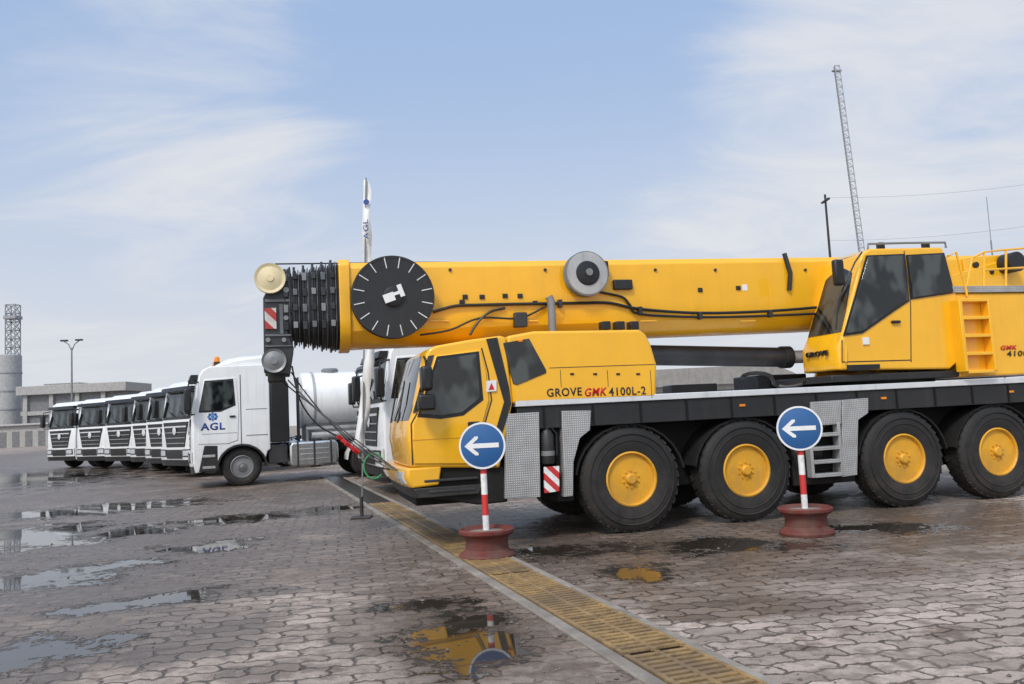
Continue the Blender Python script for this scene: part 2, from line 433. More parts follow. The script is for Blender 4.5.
# mirrors
mb = MB()
for (x0, y0, x1, y1) in ((421, 366, 431, 391),):
    a = c(x0, y1, -.22); b = c(x1, y0, -.22)
    mb.box(a[0], b[0], -.32, -.12, a[1], b[1])
mir = mb.build('mirror', BLKP, crane, .035, seg=3)
a = c(426, 396, -.22); MB().box(a[0] - .1, a[0] + .1, -.3, -.14, a[1] - .17, a[1] + .02).build('wide_mirror', BLKP, mir, .03, seg=3)
p1 = c(424, 357, 0); p2 = c(426, 365, -.22); p3 = c(426, 402, -.22); p4 = c(420, 410, 0)
MB().tube([(p1[0], 0, p1[1]), (p2[0], -.22, p2[1] + .06), (p2[0], -.22, p2[1] - .04)], .016).build('mirror_arm', BLKP, mir)
MB().tube([(p3[0], -.22, p3[1] + .05), (p3[0], -.2, p3[1] - .08), (p4[0], .02, p4[1])], .016).build('mirror_arm', BLKP, mir)
# engine housing
house = MB().prism(pp([(507, 336), (534, 331), (640, 329.5), (646, 334), (651, 344), (657, 364), (656.5, 398), (513, 404)]), .0, .84).build('engine_housing', YEL, crane, .035, seg=4)
MB().prism(pp([(503, 343), (529, 338.5), (546, 370), (546, 373), (517, 385), (513, 384)]), -.012, .03).build('cab_rear_window', GLS, crane, .006)
for x in (560, 607, 650):
    a = c(x, 370); b = c(x, 387 if x != 650 else 398); MB().box(a[0], a[0] + .006, -.003, .01, b[1], a[1]).build('panel_joint', BLK, house)
a = c(549, 368); b = c(655, 365)
MB().box(a[0], b[0], -.003, .01, a[1] - .004, a[1] + .004).build('panel_joint', BLK, house)
for x in (572, 595, 618, 638):
    a = c(x, 374); MB().box(a[0] - .025, a[0] + .025, -.012, .01, a[1] - .012, a[1] + .012).build('panel_latch', BLKP, house, .004)
for i in range(3):
    a = c(604 + 14 * i, 326.5, .4); MB().box(a[0] - .06, a[0] + .06, .3, .45, a[1] - .05, a[1] + .06).build('roof_latch', BLKP, house, .01)
def ctext(body, name, m, x0, x1, yt, yb, w, **kw):
    a = c(x0, yb, w); b = c(x1, yb, w); t = c(x0, yt, w)
    return text(body, name, m, kw.pop('parent', crane), (a[0], w, a[1]), (1, 0, 0), (0, 0, 1), b[0] - a[0], t[1] - a[1], **kw)
ctext('GROVE', 'maker_lettering', BLK, 547, 582, 388.6, 397, -.002, parent=house, off=.014)
ctext('GMK', 'model_lettering', RED, 585, 607, 388.2, 396.5, -.002, parent=house, off=.02, shear=.2)
ctext('4100L-2', 'model_lettering', BLK, 609, 646, 387.7, 396, -.002, parent=house, off=.014)
# exhaust
a = c(548, 332, .9); b = c(547, 303, .9)
MB().tube([(a[0], .7, a[1] - .1), (a[0], .7, b[1]), (a[0] - .03, .7, b[1] + .06)], .055, 12).build('exhaust_pipe', GRY, crane)
# plates
MB().prism(pp([(506, 414), (539, 412), (540.5, 497), (505, 499)]), -.005, .06).build('side_plate', PLATE, crane, .006)
MB().prism(pp([(562, 411), (591, 410.5), (590, 430), (580, 438), (573.5, 462), (573, 496), (564, 497)]), -.005, .5).build('fender_plate', PLATE, crane, .006)
# extinguisher
a = c(550, 464, -.02); b = c(549, 430, -.02)
ext = MB().lathe([(.0, 0), (.075, .0), (.085, .02), (.085, b[1] - a[1] - .06), (.05, b[1] - a[1]), (.025, b[1] - a[1] + .01), (.022, b[1] - a[1] + .07), (0, b[1] - a[1] + .07)], (a[0], .05, a[1]), (0, 0, 1), 20).build('fire_extinguisher', BLK, crane)
MB().lathe([(.088, a[1] + .1), (.09, a[1] + .1), (.09, a[1] + .16), (.088, a[1] + .16)], (a[0], .05, 0), (0, 0, 1), 20, False).build('strap', GRY, ext)
MB().box(a[0] - .06, a[0] + .05, .03, .07, b[1] + .07, b[1] + .1).tube([(a[0] + .04, .05, b[1] + .05), (a[0] + .12, .03, b[1] - .05), (a[0] + .1, .0, a[1] + .1)], .012, 6).build('valve', BLKP, ext)
MB().prism(pp([(544, 467), (559, 466), (559, 491), (544.5, 493)]), -.01, .02).build('striped_plate', RWST, crane)
# access panel with steps between the middle wheels
MB().prism(pp([(842, 400), (868, 398), (868, 413), (858, 420), (857, 475), (842, 477)]), -.008, .3).build('ladder_plate', PLATE, crane, .006)
lad = MB().prism(pp([(811, 402), (841, 400), (841, 424), (811, 426)]), -.008, .10).build('ladder_plate', PLATE, crane, .006)
la = c(812, 478); lr = c(841, 440)[0]; lt = c(812, 424)[1]
for s in (la[0], lr - .045): MB().box(s, s + .045, -.012, .10, la[1], lt).build('ladder_side', STEP, lad, .004)
for i in range(4):
    z = la[1] + .0 + i * (lt - la[1]) / 4; MB().box(la[0] + .046, lr - .046, -.03, .14, z, z + .05).build('ladder_step', PLATE, lad, .005)
mb = MB(); mb.tube([(SW[1] + .75 + .1 * i, .1, 1.3 - .12 * sin(PI * i / 8)) for i in range(9)], .015, 6); mb.build('air_hose', BLKP, crane)

# boom ---------------------------------------------------------------
BC = 1.33
pa = c(345, 263, .95); pb = c(830, 259, .95); pc = c(400, 346, 1.0); pd = c(800, 329, 1.0)
slope = ((pb[1] - pa[1]) / (pb[0] - pa[0]) + (pd[1] - pc[1]) / (pd[0] - pc[0])) / 2
zt0 = pa[1] - slope * pa[0]; zb0 = pc[1] - slope * pc[0]
def bsec(s, k, dz=0):
    zt = zt0 + slope * s; zb = zb0 + slope * s; zc = (zt + zb) / 2; H = (zt - zb) / 2 * k; hw = .455 * k
    q = [(-hw * .86, H), (-hw, H * .86), (-hw, -H * .35)]
    for i in range(1, 9):
        a = PI * i / 9
        q.append((-hw * cos(a), -H * .35 - H * .65 * sin(a) ** .8))
    q += [(hw, -H * .35), (hw, H * .86), (hw * .86, H)]
    return [(s, BC + y, zc + z + dz) for y, z in q]
sB = c(340, 300, .9)[0]; sH = c(284, 300, .9)[0]; sR = REAR + .9
MB().loft([bsec(sB, 1), bsec(sR, 1)]).build('boom', YEL, crane, .012, ang=25)
MB().loft([bsec(sB - .01, 1.07), bsec(sB + .13, 1.07)]).build('boom_collar', YEL, crane, .012)
n = 6; step = (sB - sH) / n
for k in range(n):
    s = sB - step * k
    kk = 1.05 - .04 * k
    o = MB().loft([bsec(s - step, kk - .12), bsec(s, kk - .12)]).build('boom_section', COLL if k % 2 else DGRY, crane)
    zt = zt0 + slope * s
    mb = MB().loft([bsec(s - step, kk), bsec(s - step + .018, kk)])
    mb.loft([bsec(s - step + .019, kk - .05), bsec(s - step + .044, kk - .05)])
    for w in (BC - .3, BC, BC + .3): mb.box(s - step, s - step + .03, w - .04, w + .04, zt - .5 * (1.05 - kk) * 1.1 - .06, zt - .5 * (1.05 - kk) * 1.1 + .05)
    mb.build('section_collar', DGRY, o, .004)
    MB().loft([bsec(s - step + .060, kk - .02), bsec(s - step + .072, kk - .02)]).build('section_collar', COLL, o, .003)
    MB().loft([bsec(s - step + .086, kk - .06), bsec(s - step + .1, kk - .06)]).build('section_collar', BLK, o, .003)
    y0 = BC - .455 * kk
    for j, dz in enumerate((.16, .36, .56, .78)):
        MB().box(s - step - .005, s - step + .05, y0 - .018, y0 + .01, zt - dz - .05 - .02 * (k % 2), zt - dz + .03).build('wear_pad', (BLKP, COLL, DGRY, GRY)[(j + k) % 4], o, .004)
for x, y in ((465, 297), (482, 297), (505, 296), (520, 296), (700, 290), (738, 288), (462, 302), (535, 303)):
    q = c(x, y, BC - .455); MB().box(q[0] - .035, q[0] + .035, BC - .475, BC - .45, q[1] - .03, q[1] + .03).build('boom_lug', BLK, crane, .006)
for x in (430, 520, 640, 740):
    q = c(x, 321, BC - .455); MB().box(q[0], q[0] + .25, BC - .47, BC - .45, q[1] - .01, q[1] + .01).build('boom_rib', YEL, crane)
for x in (560, 690, 770):
    q = c(x, 289, BC - .455); MB().box(q[0], q[0] + .02, BC - .459, BC - .45, q[1] - .4, q[1] + .3).build('weld_strip', YEL, crane)
for x in (450, 545, 655, 715, 805):
    q = c(x, 270, BC - .455); MB().cyl((q[0], BC - .475, q[1]), (q[0], BC - .45, q[1]), .022, seg=10).build('boom_bolt', DGRY, crane)
for x, y in ((640, 311), (700, 316), (770, 314), (560, 304)):
    q = c(x, y, BC - .49); MB().box(q[0] - .025, q[0] + .025, BC - .525, BC - .45, q[1] - .05, q[1] + .06).build('hose_clamp', DGRY, crane, .005)
q = c(735, 288, BC - .455); MB().box(q[0] + .12, q[0] + .2, BC - .46, BC - .45, q[1] - .04, q[1] + .05).build('sticker', WHT2, crane)
q = c(787, 253, BC - .5); q2 = c(787, 290, BC - .5)
MB().tube([(q[0], BC - .48, q2[1]), (q[0] + .03, BC - .5, q2[1] + .25), (q[0] - .02, BC - .46, q[1])], .035, 8).build('rope_guide', BLK, crane)
def boomtube(pts, name, m, r, w=BC - .49):
    P = []
    base = [(lambda q: Vector((q[0], w, q[1])))(c(x, y, w)) for x, y in pts]
    for i in range(len(base) - 1):
        p0 = base[max(i - 1, 0)]; p1 = base[i]; p2 = base[i + 1]; p3 = base[min(i + 2, len(base) - 1)]
        for t in (0, .25, .5, .75):
            P.append(.5 * ((2 * p1) + (p2 - p0) * t + (2 * p0 - 5 * p1 + 4 * p2 - p3) * t * t + (3 * p1 - p0 - 3 * p2 + p3) * t ** 3))
    P.append(base[-1]); return MB().tube(P, r, 7).build(name, m, crane)
boomtube([(433, 312), (455, 306), (478, 305), (520, 304), (580, 303), (610, 303), (640, 309), (700, 313), (770, 311), (832, 306)], 'hose', BLKP, .022)
boomtube([(600, 292), (622, 297), (630, 305), (640, 314), (700, 317), (760, 316), (830, 313)], 'hose', BLKP, .018)
boomtube([(470, 335), (478, 322), (490, 312), (505, 308)], 'hose', BLKP, .018)
boomtube([(420, 335), (450, 330), (480, 318), (520, 318), (548, 305)], 'hose', BLKP, .014)
q = c(622, 285, BC - .46); MB().box(q[0] - .14, q[0] + .14, BC - .52, BC - .44, q[1] - .07, q[1] + .07).build('valve_block', BLK, crane, .015)
q = c(520, 320, BC - .46); MB().box(q[0] - .09, q[0] + .09, BC - .52, BC - .40, q[1] - .1, q[1] + .1).build('junction_box', DGRY, crane, .015)
mb = MB()
q = c(425, 260, BC); r2 = c(580, 262, BC)
mb.tube([(sH - .1, BC - .1, zt0 + slope * sH + .05), (q[0], BC - .1, zt0 + slope * q[0] + .05), (r2[0], BC - .1, zt0 + slope * r2[0] + .02)], .010, 6)
mb.build('hoist_rope', BLKP, crane)
# big cable reel
q = c(393, 297, BC - .62); R = .53
reel = MB().lathe([(R - .02, .0), (R, .0), (R, .03), (R - .05, .04), (R - .05, .12), (R, .13), (R, .16), (0, .16)], (q[0], BC - .66, q[1]), (0, 1, 0), 48, True).lathe([(R - .03, -.006), (R, -.006), (R, .002), (R - .03, .002)], (q[0], BC - .66, q[1]), (0, 1, 0), 48, False).build('cable_reel', BLK, crane)
for i in range(16):
    a = 2 * PI * (i + .5) / 16
    d = Vector((cos(a), 0, sin(a))); MB().obox(Vector((q[0], BC - .664, q[1])) + d * R * .83, d, (0, 1, 0), R * .13, .004, .006).build('spoke_mark', ALU, reel)
mb = MB().lathe([(.13, 0), (.13, -.03), (.1, -.04), (0, -.04)], (q[0], BC - .66, q[1]), (0, 1, 0), 24, True); mb.build('reel_hub', BLKP, reel)
mb = MB(); y0 = BC - .71
mb.obox((q[0] - .06, y0, q[1] - .02), (1, 0, .35), (0, 1, 0), .07, .006, .055); mb.obox((q[0] + .09, y0, q[1] + .07), (1, 0, .35), (0, 1, 0), .03, .006, .08); mb.obox((q[0] + .02, y0, q[1] + .03), (1, 0, .35), (0, 1, 0), .06, .005, .02)
mb.build('reel_emblem', WHT2, reel)
# hose reel
q = c(587, 273.5, BC - .6); R = .31
hr = MB().lathe([(R, 0), (R, .02), (R - .05, .03), (R - .05, .10), (R, .11), (R, .13), (0, .13)], (q[0], BC - .62, q[1]), (0, 1, 0), 40).build('hose_reel', GRY, crane)
MB().lathe([(R - .015, -.003), (R - .02, -.010), (.17, -.014), (.17, -.003)], (q[0], BC - .62, q[1]), (0, 1, 0), 40, False).build('reel_ring', STEP, hr)
MB().lathe([(.165, -.003), (.165, -.03), (.15, -.035), (0, -.035)], (q[0], BC - .62, q[1]), (0, 1, 0), 28).build('reel_center', BLKP, hr)
MB().lathe([(.05, -.03), (.05, -.06), (0, -.06)], (q[0] + .01, BC - .62, q[1] + .01), (0, 1, 0), 16).build('reel_hub', GRY, hr)
MB().box(q[0] + .2, q[0] + .33, BC - .60, BC - .46, q[1] - .05, q[1] + .18).build('reel_bracket', BLK, hr, .02)
# boom head
hw0, hw1 = BC - .36, BC + .36
mb = MB()
for w in (hw0, hw1 - .05):
    mb.prism(pp([(263, 298), (270, 284), (290, 266), (294, 300), (288, 332), (294, 348), (290, 374), (264, 373)], hw0), w, w + .05)
a = c(276, 320, hw0); mb.box(a[0] - .06, a[0] + .2, hw0 + .06, hw1 - .06, a[1] - .42, a[1] + .2)
head = mb.build('boom_head', DGRY, crane, .012)
for x, y, r_, m, nm in ((270, 279, .19, CREAM, 'top_sheave'), (274, 361, .15, GRY, 'lower_sheave')):
    for w in ((hw0 - .02,) if nm == 'top_sheave' else (hw0 - .01, BC - .08, BC + .09)):
        q = c(x, y, w)
        MB().lathe([(.04, -.01), (r_ * .5, .0), (r_ * .8, .015), (r_, .0), (r_, .01), (r_ - .03, .04), (r_, .07), (r_, .08), (.04, .08)], (q[0], w - .08, q[1]), (0, 1, 0), 32).cyl((q[0], w - .1, q[1]), (q[0], w + .13, q[1]), .045).build(nm, m, head)
q = c(265, 329, hw0 - .02); q2 = c(276, 308, hw0 - .02)
MB().box(q[0], q2[0], hw0 - .03, hw0 - .005, q[1], q2[1]).build('striped_plate', RWSD, head)
for x, y, r_ in ((268, 340, .03), (284, 340, .028), (286, 290, .035), (286, 318, .03)):
    q = c(x, y, hw0 - .03); MB().cyl((q[0], hw0 - .05, q[1]), (q[0], hw0 + .02, q[1]), r_).build('pin', GRY, head)
for x0, y0, x1, y1 in ((265, 299, 290, 302), (265, 334, 291, 336.5), (280, 304, 283, 334), (265, 345, 292, 347)):
    q = c(x0, y1, hw0 - .03); q2 = c(x1, y0, hw0 - .03); MB().box(q[0], q2[0], hw0 - .025, hw0 + .005, q[1], q2[1]).build('head_bracket', COLL, head, .004)
q = c(276, 376, BC); MB().box(q[0] - .1, q[0] + .12, BC - .2, BC + .2, q[1] - .09, q[1] + .08).build('rope_anchor', BLK, head, .02)
# ropes from head to the front hook
e = (t_[0] + .02, .6, b_[1] + .1)
for (x, y, w, sag) in ((288, 380, BC - .2, .1), (283, 382, BC, .02), (291, 372, BC + .2, .2)):
    q = c(x, y, w); A = Vector((q[0], w, q[1])); B = Vector(e) + Vector((0, w - BC, .05))
    MB().tube([A.lerp(B, i / 10) - Vector((0, 0, sag * 4 * (i / 10) * (1 - i / 10))) for i in range(11)], .009, 6).build('hook_rope', BLKP, crane)
q = c(347, 441, BC); mb = MB()
for i in range(5):
    p = Vector((q[0] + .05 * i - .1, BC - .12, q[1] - .045 * i + .05)); mb.obox(p, (1, .3 * (-1) ** i, -.7), (0, 1, .2 * i), .045, .03, .025)
mb.build('red_shackle', RED, crane, .01)
q = c(374, 466, .9); mb = MB(); mb.tube([(q[0] + .13 * cos(a * .5), .9, q[1] + .16 * sin(a * .5)) for a in range(1, 12)], .010, 7); mb.build('green_sling', GREEN, crane)
boomtube([(292, 366), (300, 400), (318, 425), (345, 441), (362, 462), (392, 470)], 'hose', BLKP, .011, w=BC - .1)

# deck equipment
q0 = c(650, 354, BC); q1 = c(806, 356.5, BC)
cyl = MB().cyl((q0[0] - .4, BC, q0[1]), (q1[0] - .4, BC, q1[1]), .15, seg=24).cyl((q1[0] - .45, BC, q1[1]), (q1[0] - .3, BC, q1[1]), .17, seg=24).build('luffing_cylinder', DGRY, crane)
MB().cyl((q1[0] - .4, BC, q1[1]), (q1[0] + .5, BC, q1[1]), .1, seg=20).build('piston_rod', ALU, cyl)
q = c(760, 380, 1.5); MB().box(q[0], q[0] + .9, 1.6, 2.3, 1.74, 1.98).build('deck_box', DGRY, crane, .02)
MB().box(q[0] - 1.2, q[0] - .4, 2.1, 2.45, 1.74, 1.9).build('deck_box', DGRY, crane, .02)
mb = MB(); pts = []
for i in range(13):
    x = 742 + 5 * i; y = 378 - 6 * sin(PI * i / 6) + i * .3; q = c(x, y, .6); pts.append((q[0], .6 + .1 * sin(i), max(q[1], 1.76)))
mb.tube(pts, .03, 8); mb.build('hose', BLKP, crane)

# superstructure
s0 = c(898, 376, .3)[0]
zf = c(880, 373, .05)[1]
MB().lathe([(.0, 1.735), (.95, 1.735), (.95, 1.83), (.86, 1.85), (.86, zf - .1), (0, zf - .1)], (s0 + .3, BC, 0), (0, 0, 1), 40).build('turntable', BLK, crane)
MB().box(c(836, 375, .05)[0] - .05, REAR + .6, .08, W - .1, zf - .1, zf).build('turntable_deck', BLK, crane, .02)
opx = [(838, 370), (836, 347), (842, 333), (862, 254), (870, 248.5)]
oprof = pp(opx, .05)
oout = oprof + pp([(942, 247), (949, 262), (957, 292), (957.5, 363), (950, 369)], .05)
WO = .86
mb = MB(); cab_loft(mb, oout, WO, .05, .5, .05); opcab = mb.build('operator_cab', YEL, crane, .03, seg=4)
front_patch(MB(), oprof, oprof[2][1] + .02, oprof[3][1] + .02, .05, WO - .05, WO, .05, .012, wo=.05).build('operator_windscreen', GLS, crane)
for outl, sealo, nm in (([(845, 334), (867, 257), (902, 255.5), (907.5, 300), (893, 309), (862, 331)], [(843, 336), (866, 255.5), (903.5, 254), (909, 301), (894, 311), (862, 333.5)], 'operator_door_window'),
                        ([(907, 256.5), (942, 254.5), (952.5, 292), (912, 298)], [(905.5, 255), (943.5, 253), (954, 293), (911, 299.5)], 'operator_rear_window')):
    gw = MB().prism(pp(outl, .05), .022, .06).build(nm, GLS, crane, .008)
    MB().prism(pp(sealo, .05), .035, .055).build('window_seal', BLKP, gw)
for x0, y0, x1, y1 in ((904, 251, 910.5, 300), (910.5, 300, 911, 362), (842, 340, 842, 362), (842, 362, 911, 360)):
    a = c(x0, y0, .05); b = c(x1, y1, .05); MB().cyl((a[0], .05, a[1]), (b[0], .05, b[1]), .008, seg=6).build('door_joint', BLK, opcab)
a = c(895, 322, .05); MB().box(a[0] - .07, a[0] + .07, .01, .05, a[1] - .02, a[1] + .02).build('handle', BLKP, opcab, .01)
a = c(866, 341, .05); MB().box(a[0] - .06, a[0] + .04, .03, .05, a[1] - .05, a[1] + .05).build('sticker', WHT2, opcab)
text('GROVE', 'maker_lettering', BLK, opcab, (oprof[1][0] + .0, .72, oprof[1][1] - .10), (0, -1, 0), (0, 0, 1), .50, .075, off=0, ext=.03)
MB().prism(pp([(848, 365), (880, 364), (880, 369), (848, 371)], .03), .03, .06).build('vent_grille', BLKP, opcab)
def rail(name, m, pts, w, r, parent): return MB().tube([(c(x, y, w)[0], w, c(x, y, w)[1]) for x, y in pts], r, 7).build(name, m, parent)
rail('roof_rail', GRY, [(868, 249), (868, 244), (905, 243), (945, 242.5), (946, 248)], .1, .017, opcab)
rail('roof_rail', GRY, [(868, 249), (868, 244), (905, 243), (945, 242.5), (946, 248)], .8, .017, opcab)
rail('wiper_arm', BLKP, [(862, 252), (855, 262), (838, 300), (836, 330)], -.02, .012, opcab)
rail('grab_rail', YEL, [(948, 256), (956, 252), (966, 290), (967, 296)], .02, .017, opcab)
rail('grab_rail', YEL, [(846, 346), (846, 362)], .0, .014, opcab)
for x in (880, 925):
    q = c(x, 246, .3); MB().box(q[0] - .05, q[0] + .05, .25, .33, q[1] - .06, q[1] + .05).build('work_light', BLKP, opcab, .012)
q = c(852, 259, -.1); q2 = c(845, 285, -.1)
MB().box(q[0] - .28, q[0] - .13, -.1, .0, q2[1], q[1]).build('mirror', BLKP, opcab, .03)
# rear body
a = c(961, 377, .05); b = c(961, 293, .05)
body = MB().box(a[0], REAR + .9, .06, .84, a[1], b[1]).build('machinery_body', YEL, crane, .025)
MB().box(a[0] - .03, REAR + .9, .03, .86, b[1] + .003, b[1] + .10).build('walkway_plate', PLATE, crane, .006)
l0 = c(962, 372, -.05); l1 = c(987, 300, -.05)
mb = MB(); mb.box(l0[0], l0[0] + .06, -.12, .055, l0[1], l1[1]); mb.box(l1[0] - .06, l1[0], -.12, .055, l0[1], l1[1]); mb.box(l0[0] + .06, l1[0] - .06, .02, .055, l0[1], l1[1])
for i in range(5):
    z = l0[1] + (l1[1] - l0[1]) * i / 4; mb.box(l0[0] + .06, l1[0] - .06, -.12, .02, z - .03, z + .02)
mb.build('step_box', YEL, crane, .008)
for pts in ([(984, 287), (984, 252), (1003, 250), (1040, 247)], [(984, 270), (1050, 266)], [(1006, 286), (1006, 250)], [(1040, 284), (1040, 247)], [(966, 290), (972, 258), (984, 252)]):
    rail('handrail', YEL, pts, .08, .017, crane)
ctext('GMK', 'model_lettering', RED, 1001, 1017, 345.5, 350, .052, off=.02, shear=.2)
ctext('4100L-2', 'model_lettering', BLK, 1007, 1042, 351, 356.5, .052, off=.014, shear=.1)
for w in (.80, 1.82):
    MB().prism([(s0 - .3, zf), (s0 - .1, zf + .5), (s0 + 1.2, zt0 - .35), (REAR + .5, zt0 + .25), (REAR + .9, zt0 + .2), (REAR + .9, zf)], w, w + .06).build('turret_plate', YEL, crane, .01)
MB().box(REAR + .3, REAR + 1.4, .1, .78, zf - .6, zf - .12).build('counterweight', YEL, crane, .03)
MB().box(REAR + .95, REAR + 1.6, .1, W - .1, zf, zf + 1.1).build('counterweight', YEL, crane, .03)
mb = MB()
mb.prism(pp([(962, 258), (1000, 255), (1024, 262), (1020, 283), (965, 283)], BC - .47), BC - .49, BC - .46); mb.build('pivot_plate', YEL, crane, .01)
for x, y in ((975, 265), (990, 272), (1008, 268)):
    q = c(x, y, BC - .5); MB().cyl((q[0], BC - .54, q[1]), (q[0], BC - .48, q[1]), .045).build('pin', BLK, crane)
q = c(1015, 262, .6); MB().cyl((q[0], .55, q[1]), (q[0], .8, q[1]), .16, seg=20).build('air_filter', BLK, crane)

# ================================================================== TRUCKS
TP = [(.06, .42), (.0, .72), (.0, 1.5), (.03, 2.02), (.20, 2.98), (.30, 3.15)]
TWD = 2.5; TA = .07; FAX = 1.3
def make_truck():
    t = thing('parked_truck', (0, 0, 0), 0, 'x', 'truck')
    arch = [(FAX + .64 * cos(a), .5 + .62 * sin(a)) for a in [PI * i / 10 for i in range(11)]]
    out = TP + [(.5, 3.25), (1.98, 3.28), (2.05, 3.18), (2.05, .95), (1.97, .9)] + arch[1:-1] + [(.66, .5)]
    mb = MB(); cab_loft(mb, out, TWD, TA, .6); mb.build('cab', WHT, t, .03, seg=3)
    front_patch(MB(), TP, 2.04, 2.88, .05, TWD - .05, TWD, TA, .012).build('windscreen', GLS, t)
    gpts = [(.30, 1.86), (TWD - .30, 1.86), (TWD - .55, 1.02), (.55, 1.02)]
    mb = MB(); mb.loft([[(-o_, w, z) for w, z in gpts] for o_ in (.014, -.03)]); g = mb.build('grille', BLKP, t, .01)
    for i in range(4):
        z = 1.14 + i * .18; k_ = .52 - (z - 1.02) * .25
        MB().box(-.034, -.01, k_ + .05, TWD - k_ - .05, z, z + (.05 if i == 3 else .022)).build('grille_bar', ALU if i == 3 else STEP, g)
    MB().lathe([(.0, -.0), (.12, 0), (.13, -.02), (.09, -.03), (0, -.03)], (-.03, TWD / 2, 1.56), (1, 0, 0), 20).build('emblem', ALU, g)
    front_patch(MB(), TP, 1.95, 2.05, .05, TWD - .05, TWD, TA, .01, nz=1).build('wiper_panel', BLKP, t)
    for w in (.5, 1.3):
        MB().tube([(-.03, w, 2.04), (.05, w + .5, 2.22)], .014, 6).build('wiper', BLKP, t)
    front_patch(MB(), TP, .60, .99, .03, TWD - .03, TWD, TA, .05, nz=2).build('bumper', WHT, t)
    front_patch(MB(), TP, .40, .595, .03, TWD - .03, TWD, TA, .05, nz=2).build('lower_bumper', BLKP, t)
    front_patch(MB(), TP, .64, .94, .66, TWD - .66, TWD, TA, .065, nz=2).build('bumper_intake', BLKP, t)
    for w0, w1 in ((.10, .62), (TWD - .62, TWD - .10)):
        hl_ = front_patch(MB(), TP, .70, .95, w0, w1, TWD, TA, .058, nz=2, nw=4).build('headlight_housing', BLKP, t)
        front_patch(MB(), TP, .74, .91, w0 + .06, w1 - .06, TWD, TA, .066, nz=2, nw=4).build('headlight', LENS, hl_)
    front_patch(MB(), TP, 2.90, 3.04, .1, TWD - .1, TWD, TA, .22, th=.18, nz=1).build('sun_visor', BLKP, t)
    for sd in (0, 1):
        def yy(a, b): return (a, b) if sd == 0 else (TWD - b, TWD - a)
        d = MB().prism([(.20, 1.18), (.20, 2.0), (.37, 2.90), (1.18, 2.94), (1.24, 2.0), (1.2, 1.24), (.95, 1.16)], *yy(-.016, .05)).build('door', WHT, t, .012)
        MB().prism([(.25, 2.06), (.40, 2.82), (1.08, 2.86), (1.12, 2.2), (.75, 2.06)], *yy(-.03, -.01)).build('side_window', GLS, d, .01)
        MB().prism([(.22, 2.02), (.38, 2.86), (1.11, 2.90), (1.16, 2.18), (.77, 2.02)], *yy(-.022, -.008)).build('window_surround', BLKP, d)
        y = yy(-.022, -.012)
        MB().box(.29, 1.18, y[0], y[1], 1.44, 1.45).build('door_crease', GRY, d)
        y = yy(-.05, -.012); MB().box(1.0, 1.15, y[0], y[1], 1.86, 1.91).build('handle', BLKP, d, .01)
        y = yy(-.018, .01)
        MB().box(1.28, 1.30, y[0] + .012, y[1], 1.15, 3.0).build('panel_joint', DGRY, t)
        MB().box(1.42, 1.98, y[0] + .006, y[1], 1.35, 1.365).build('panel_joint', GRY, t)
        MB().box(1.42, 1.98, y[0] + .006, y[1], 2.06, 2.07).build('panel_joint', GRY, t)
        y = yy(-.36, -.12); m_ = MB().box(-.14, .04, y[0], y[1], 2.05, 2.66).build('mirror', BLKP, t, .04)
        yb = -.23 if sd == 0 else TWD + .23; yi = .1 if sd == 0 else TWD - .1
        MB().tube([(-.04, yb, 2.6), (-.02, yb, 2.78), (.3, yi, 2.86)], .022).build('mirror_arm', BLKP, m_)
        MB().tube([(-.04, yb, 2.07), (-.01, yb, 1.98), (.16, yi, 1.98)], .02).build('mirror_arm', BLKP, m_)
        MB().prism([(.68, .45), (.68, 1.12), (.35, 1.14), (.2, .45)], *yy(-.01, .06)).build('step_panel', BLKP, t, .012)
        y = yy(-.03, .06)
        for z in (.52, .82): MB().box(.30, .62, y[0], y[1], z, z + .07).build('step', STEP, t, .01)
        y = yy(-.03, .3)
        mb = MB(); mb.loft([[(FAX + r_ * cos(a), w, .5 + r_ * .95 * sin(a)) for a in [PI * i / 12 for i in range(13)]] + [(FAX + (r_ - .05) * cos(a), w, .5 + (r_ - .05) * .95 * sin(a)) for a in [PI * (12 - i) / 12 for i in range(13)]] for r_, w in ((.66, y[0]), (.66, y[1]))])
        mb.build('wheel_arch', BLKP, t)
        MB().prism([(2.07, 1.12), (2.07, 2.92), (2.40, 2.98), (2.56, 2.7), (2.56, 1.12)], *yy(-.02, .25)).build('side_deflector', BLKP, t, .03)
        wheel(TW, (FAX, .04 if sd == 0 else TWD - .04, .52), t, GRY, GRY, sd == 1)
        for x in (4.75, 6.1): wheel(TW, (x, .04 if sd == 0 else TWD - .04, .52), t, GRY, GRY, sd == 1)
        ft = MB().prism([(2.62, .42), (2.55, .52), (2.55, 1.0), (2.62, 1.10), (3.82, 1.10), (3.89, 1.0), (3.89, .52), (3.82, .42)], *yy(.04, .65)).build('fuel_tank', POL, t, .06, seg=4)
        for x in (2.75, 3.2, 3.66): MB().box(x, x + .05, *yy(.025, .4), .41, 1.11).build('strap', DGRY, ft)
        for z in (.6, .74, .88): MB().box(2.82, 3.64, *yy(.028, .06), z, z + .025).build('tank_rib', STEP, ft, .006)
        MB().lathe([(.07, 0), (.07, .05), (0, .05)], (3.4, yy(.3, .3)[0], 1.10), (0, 0, 1), 14).build('filler_cap', BLKP, ft)
        MB().box(2.0, 2.5, *yy(.06, .6), .55, 1.05).build('battery_box', DGRY, t, .02)
        for x in (4.75, 6.1):
            mb = MB(); mb.loft([[(x + r_ * cos(a), w, .52 + r_ * sin(a)) for r_, a in [(.62, PI * i / 10) for i in range(11)] + [(.6, PI * (10 - i) / 10) for i in range(11)]] for w in yy(.03, .62)])
            mb.build('rear_mudguard', WHT2, t)
    mb = MB()
    for w in (.8, 1.6): mb.box(1.0, 7.3, w, w + .1, .8, 1.08)
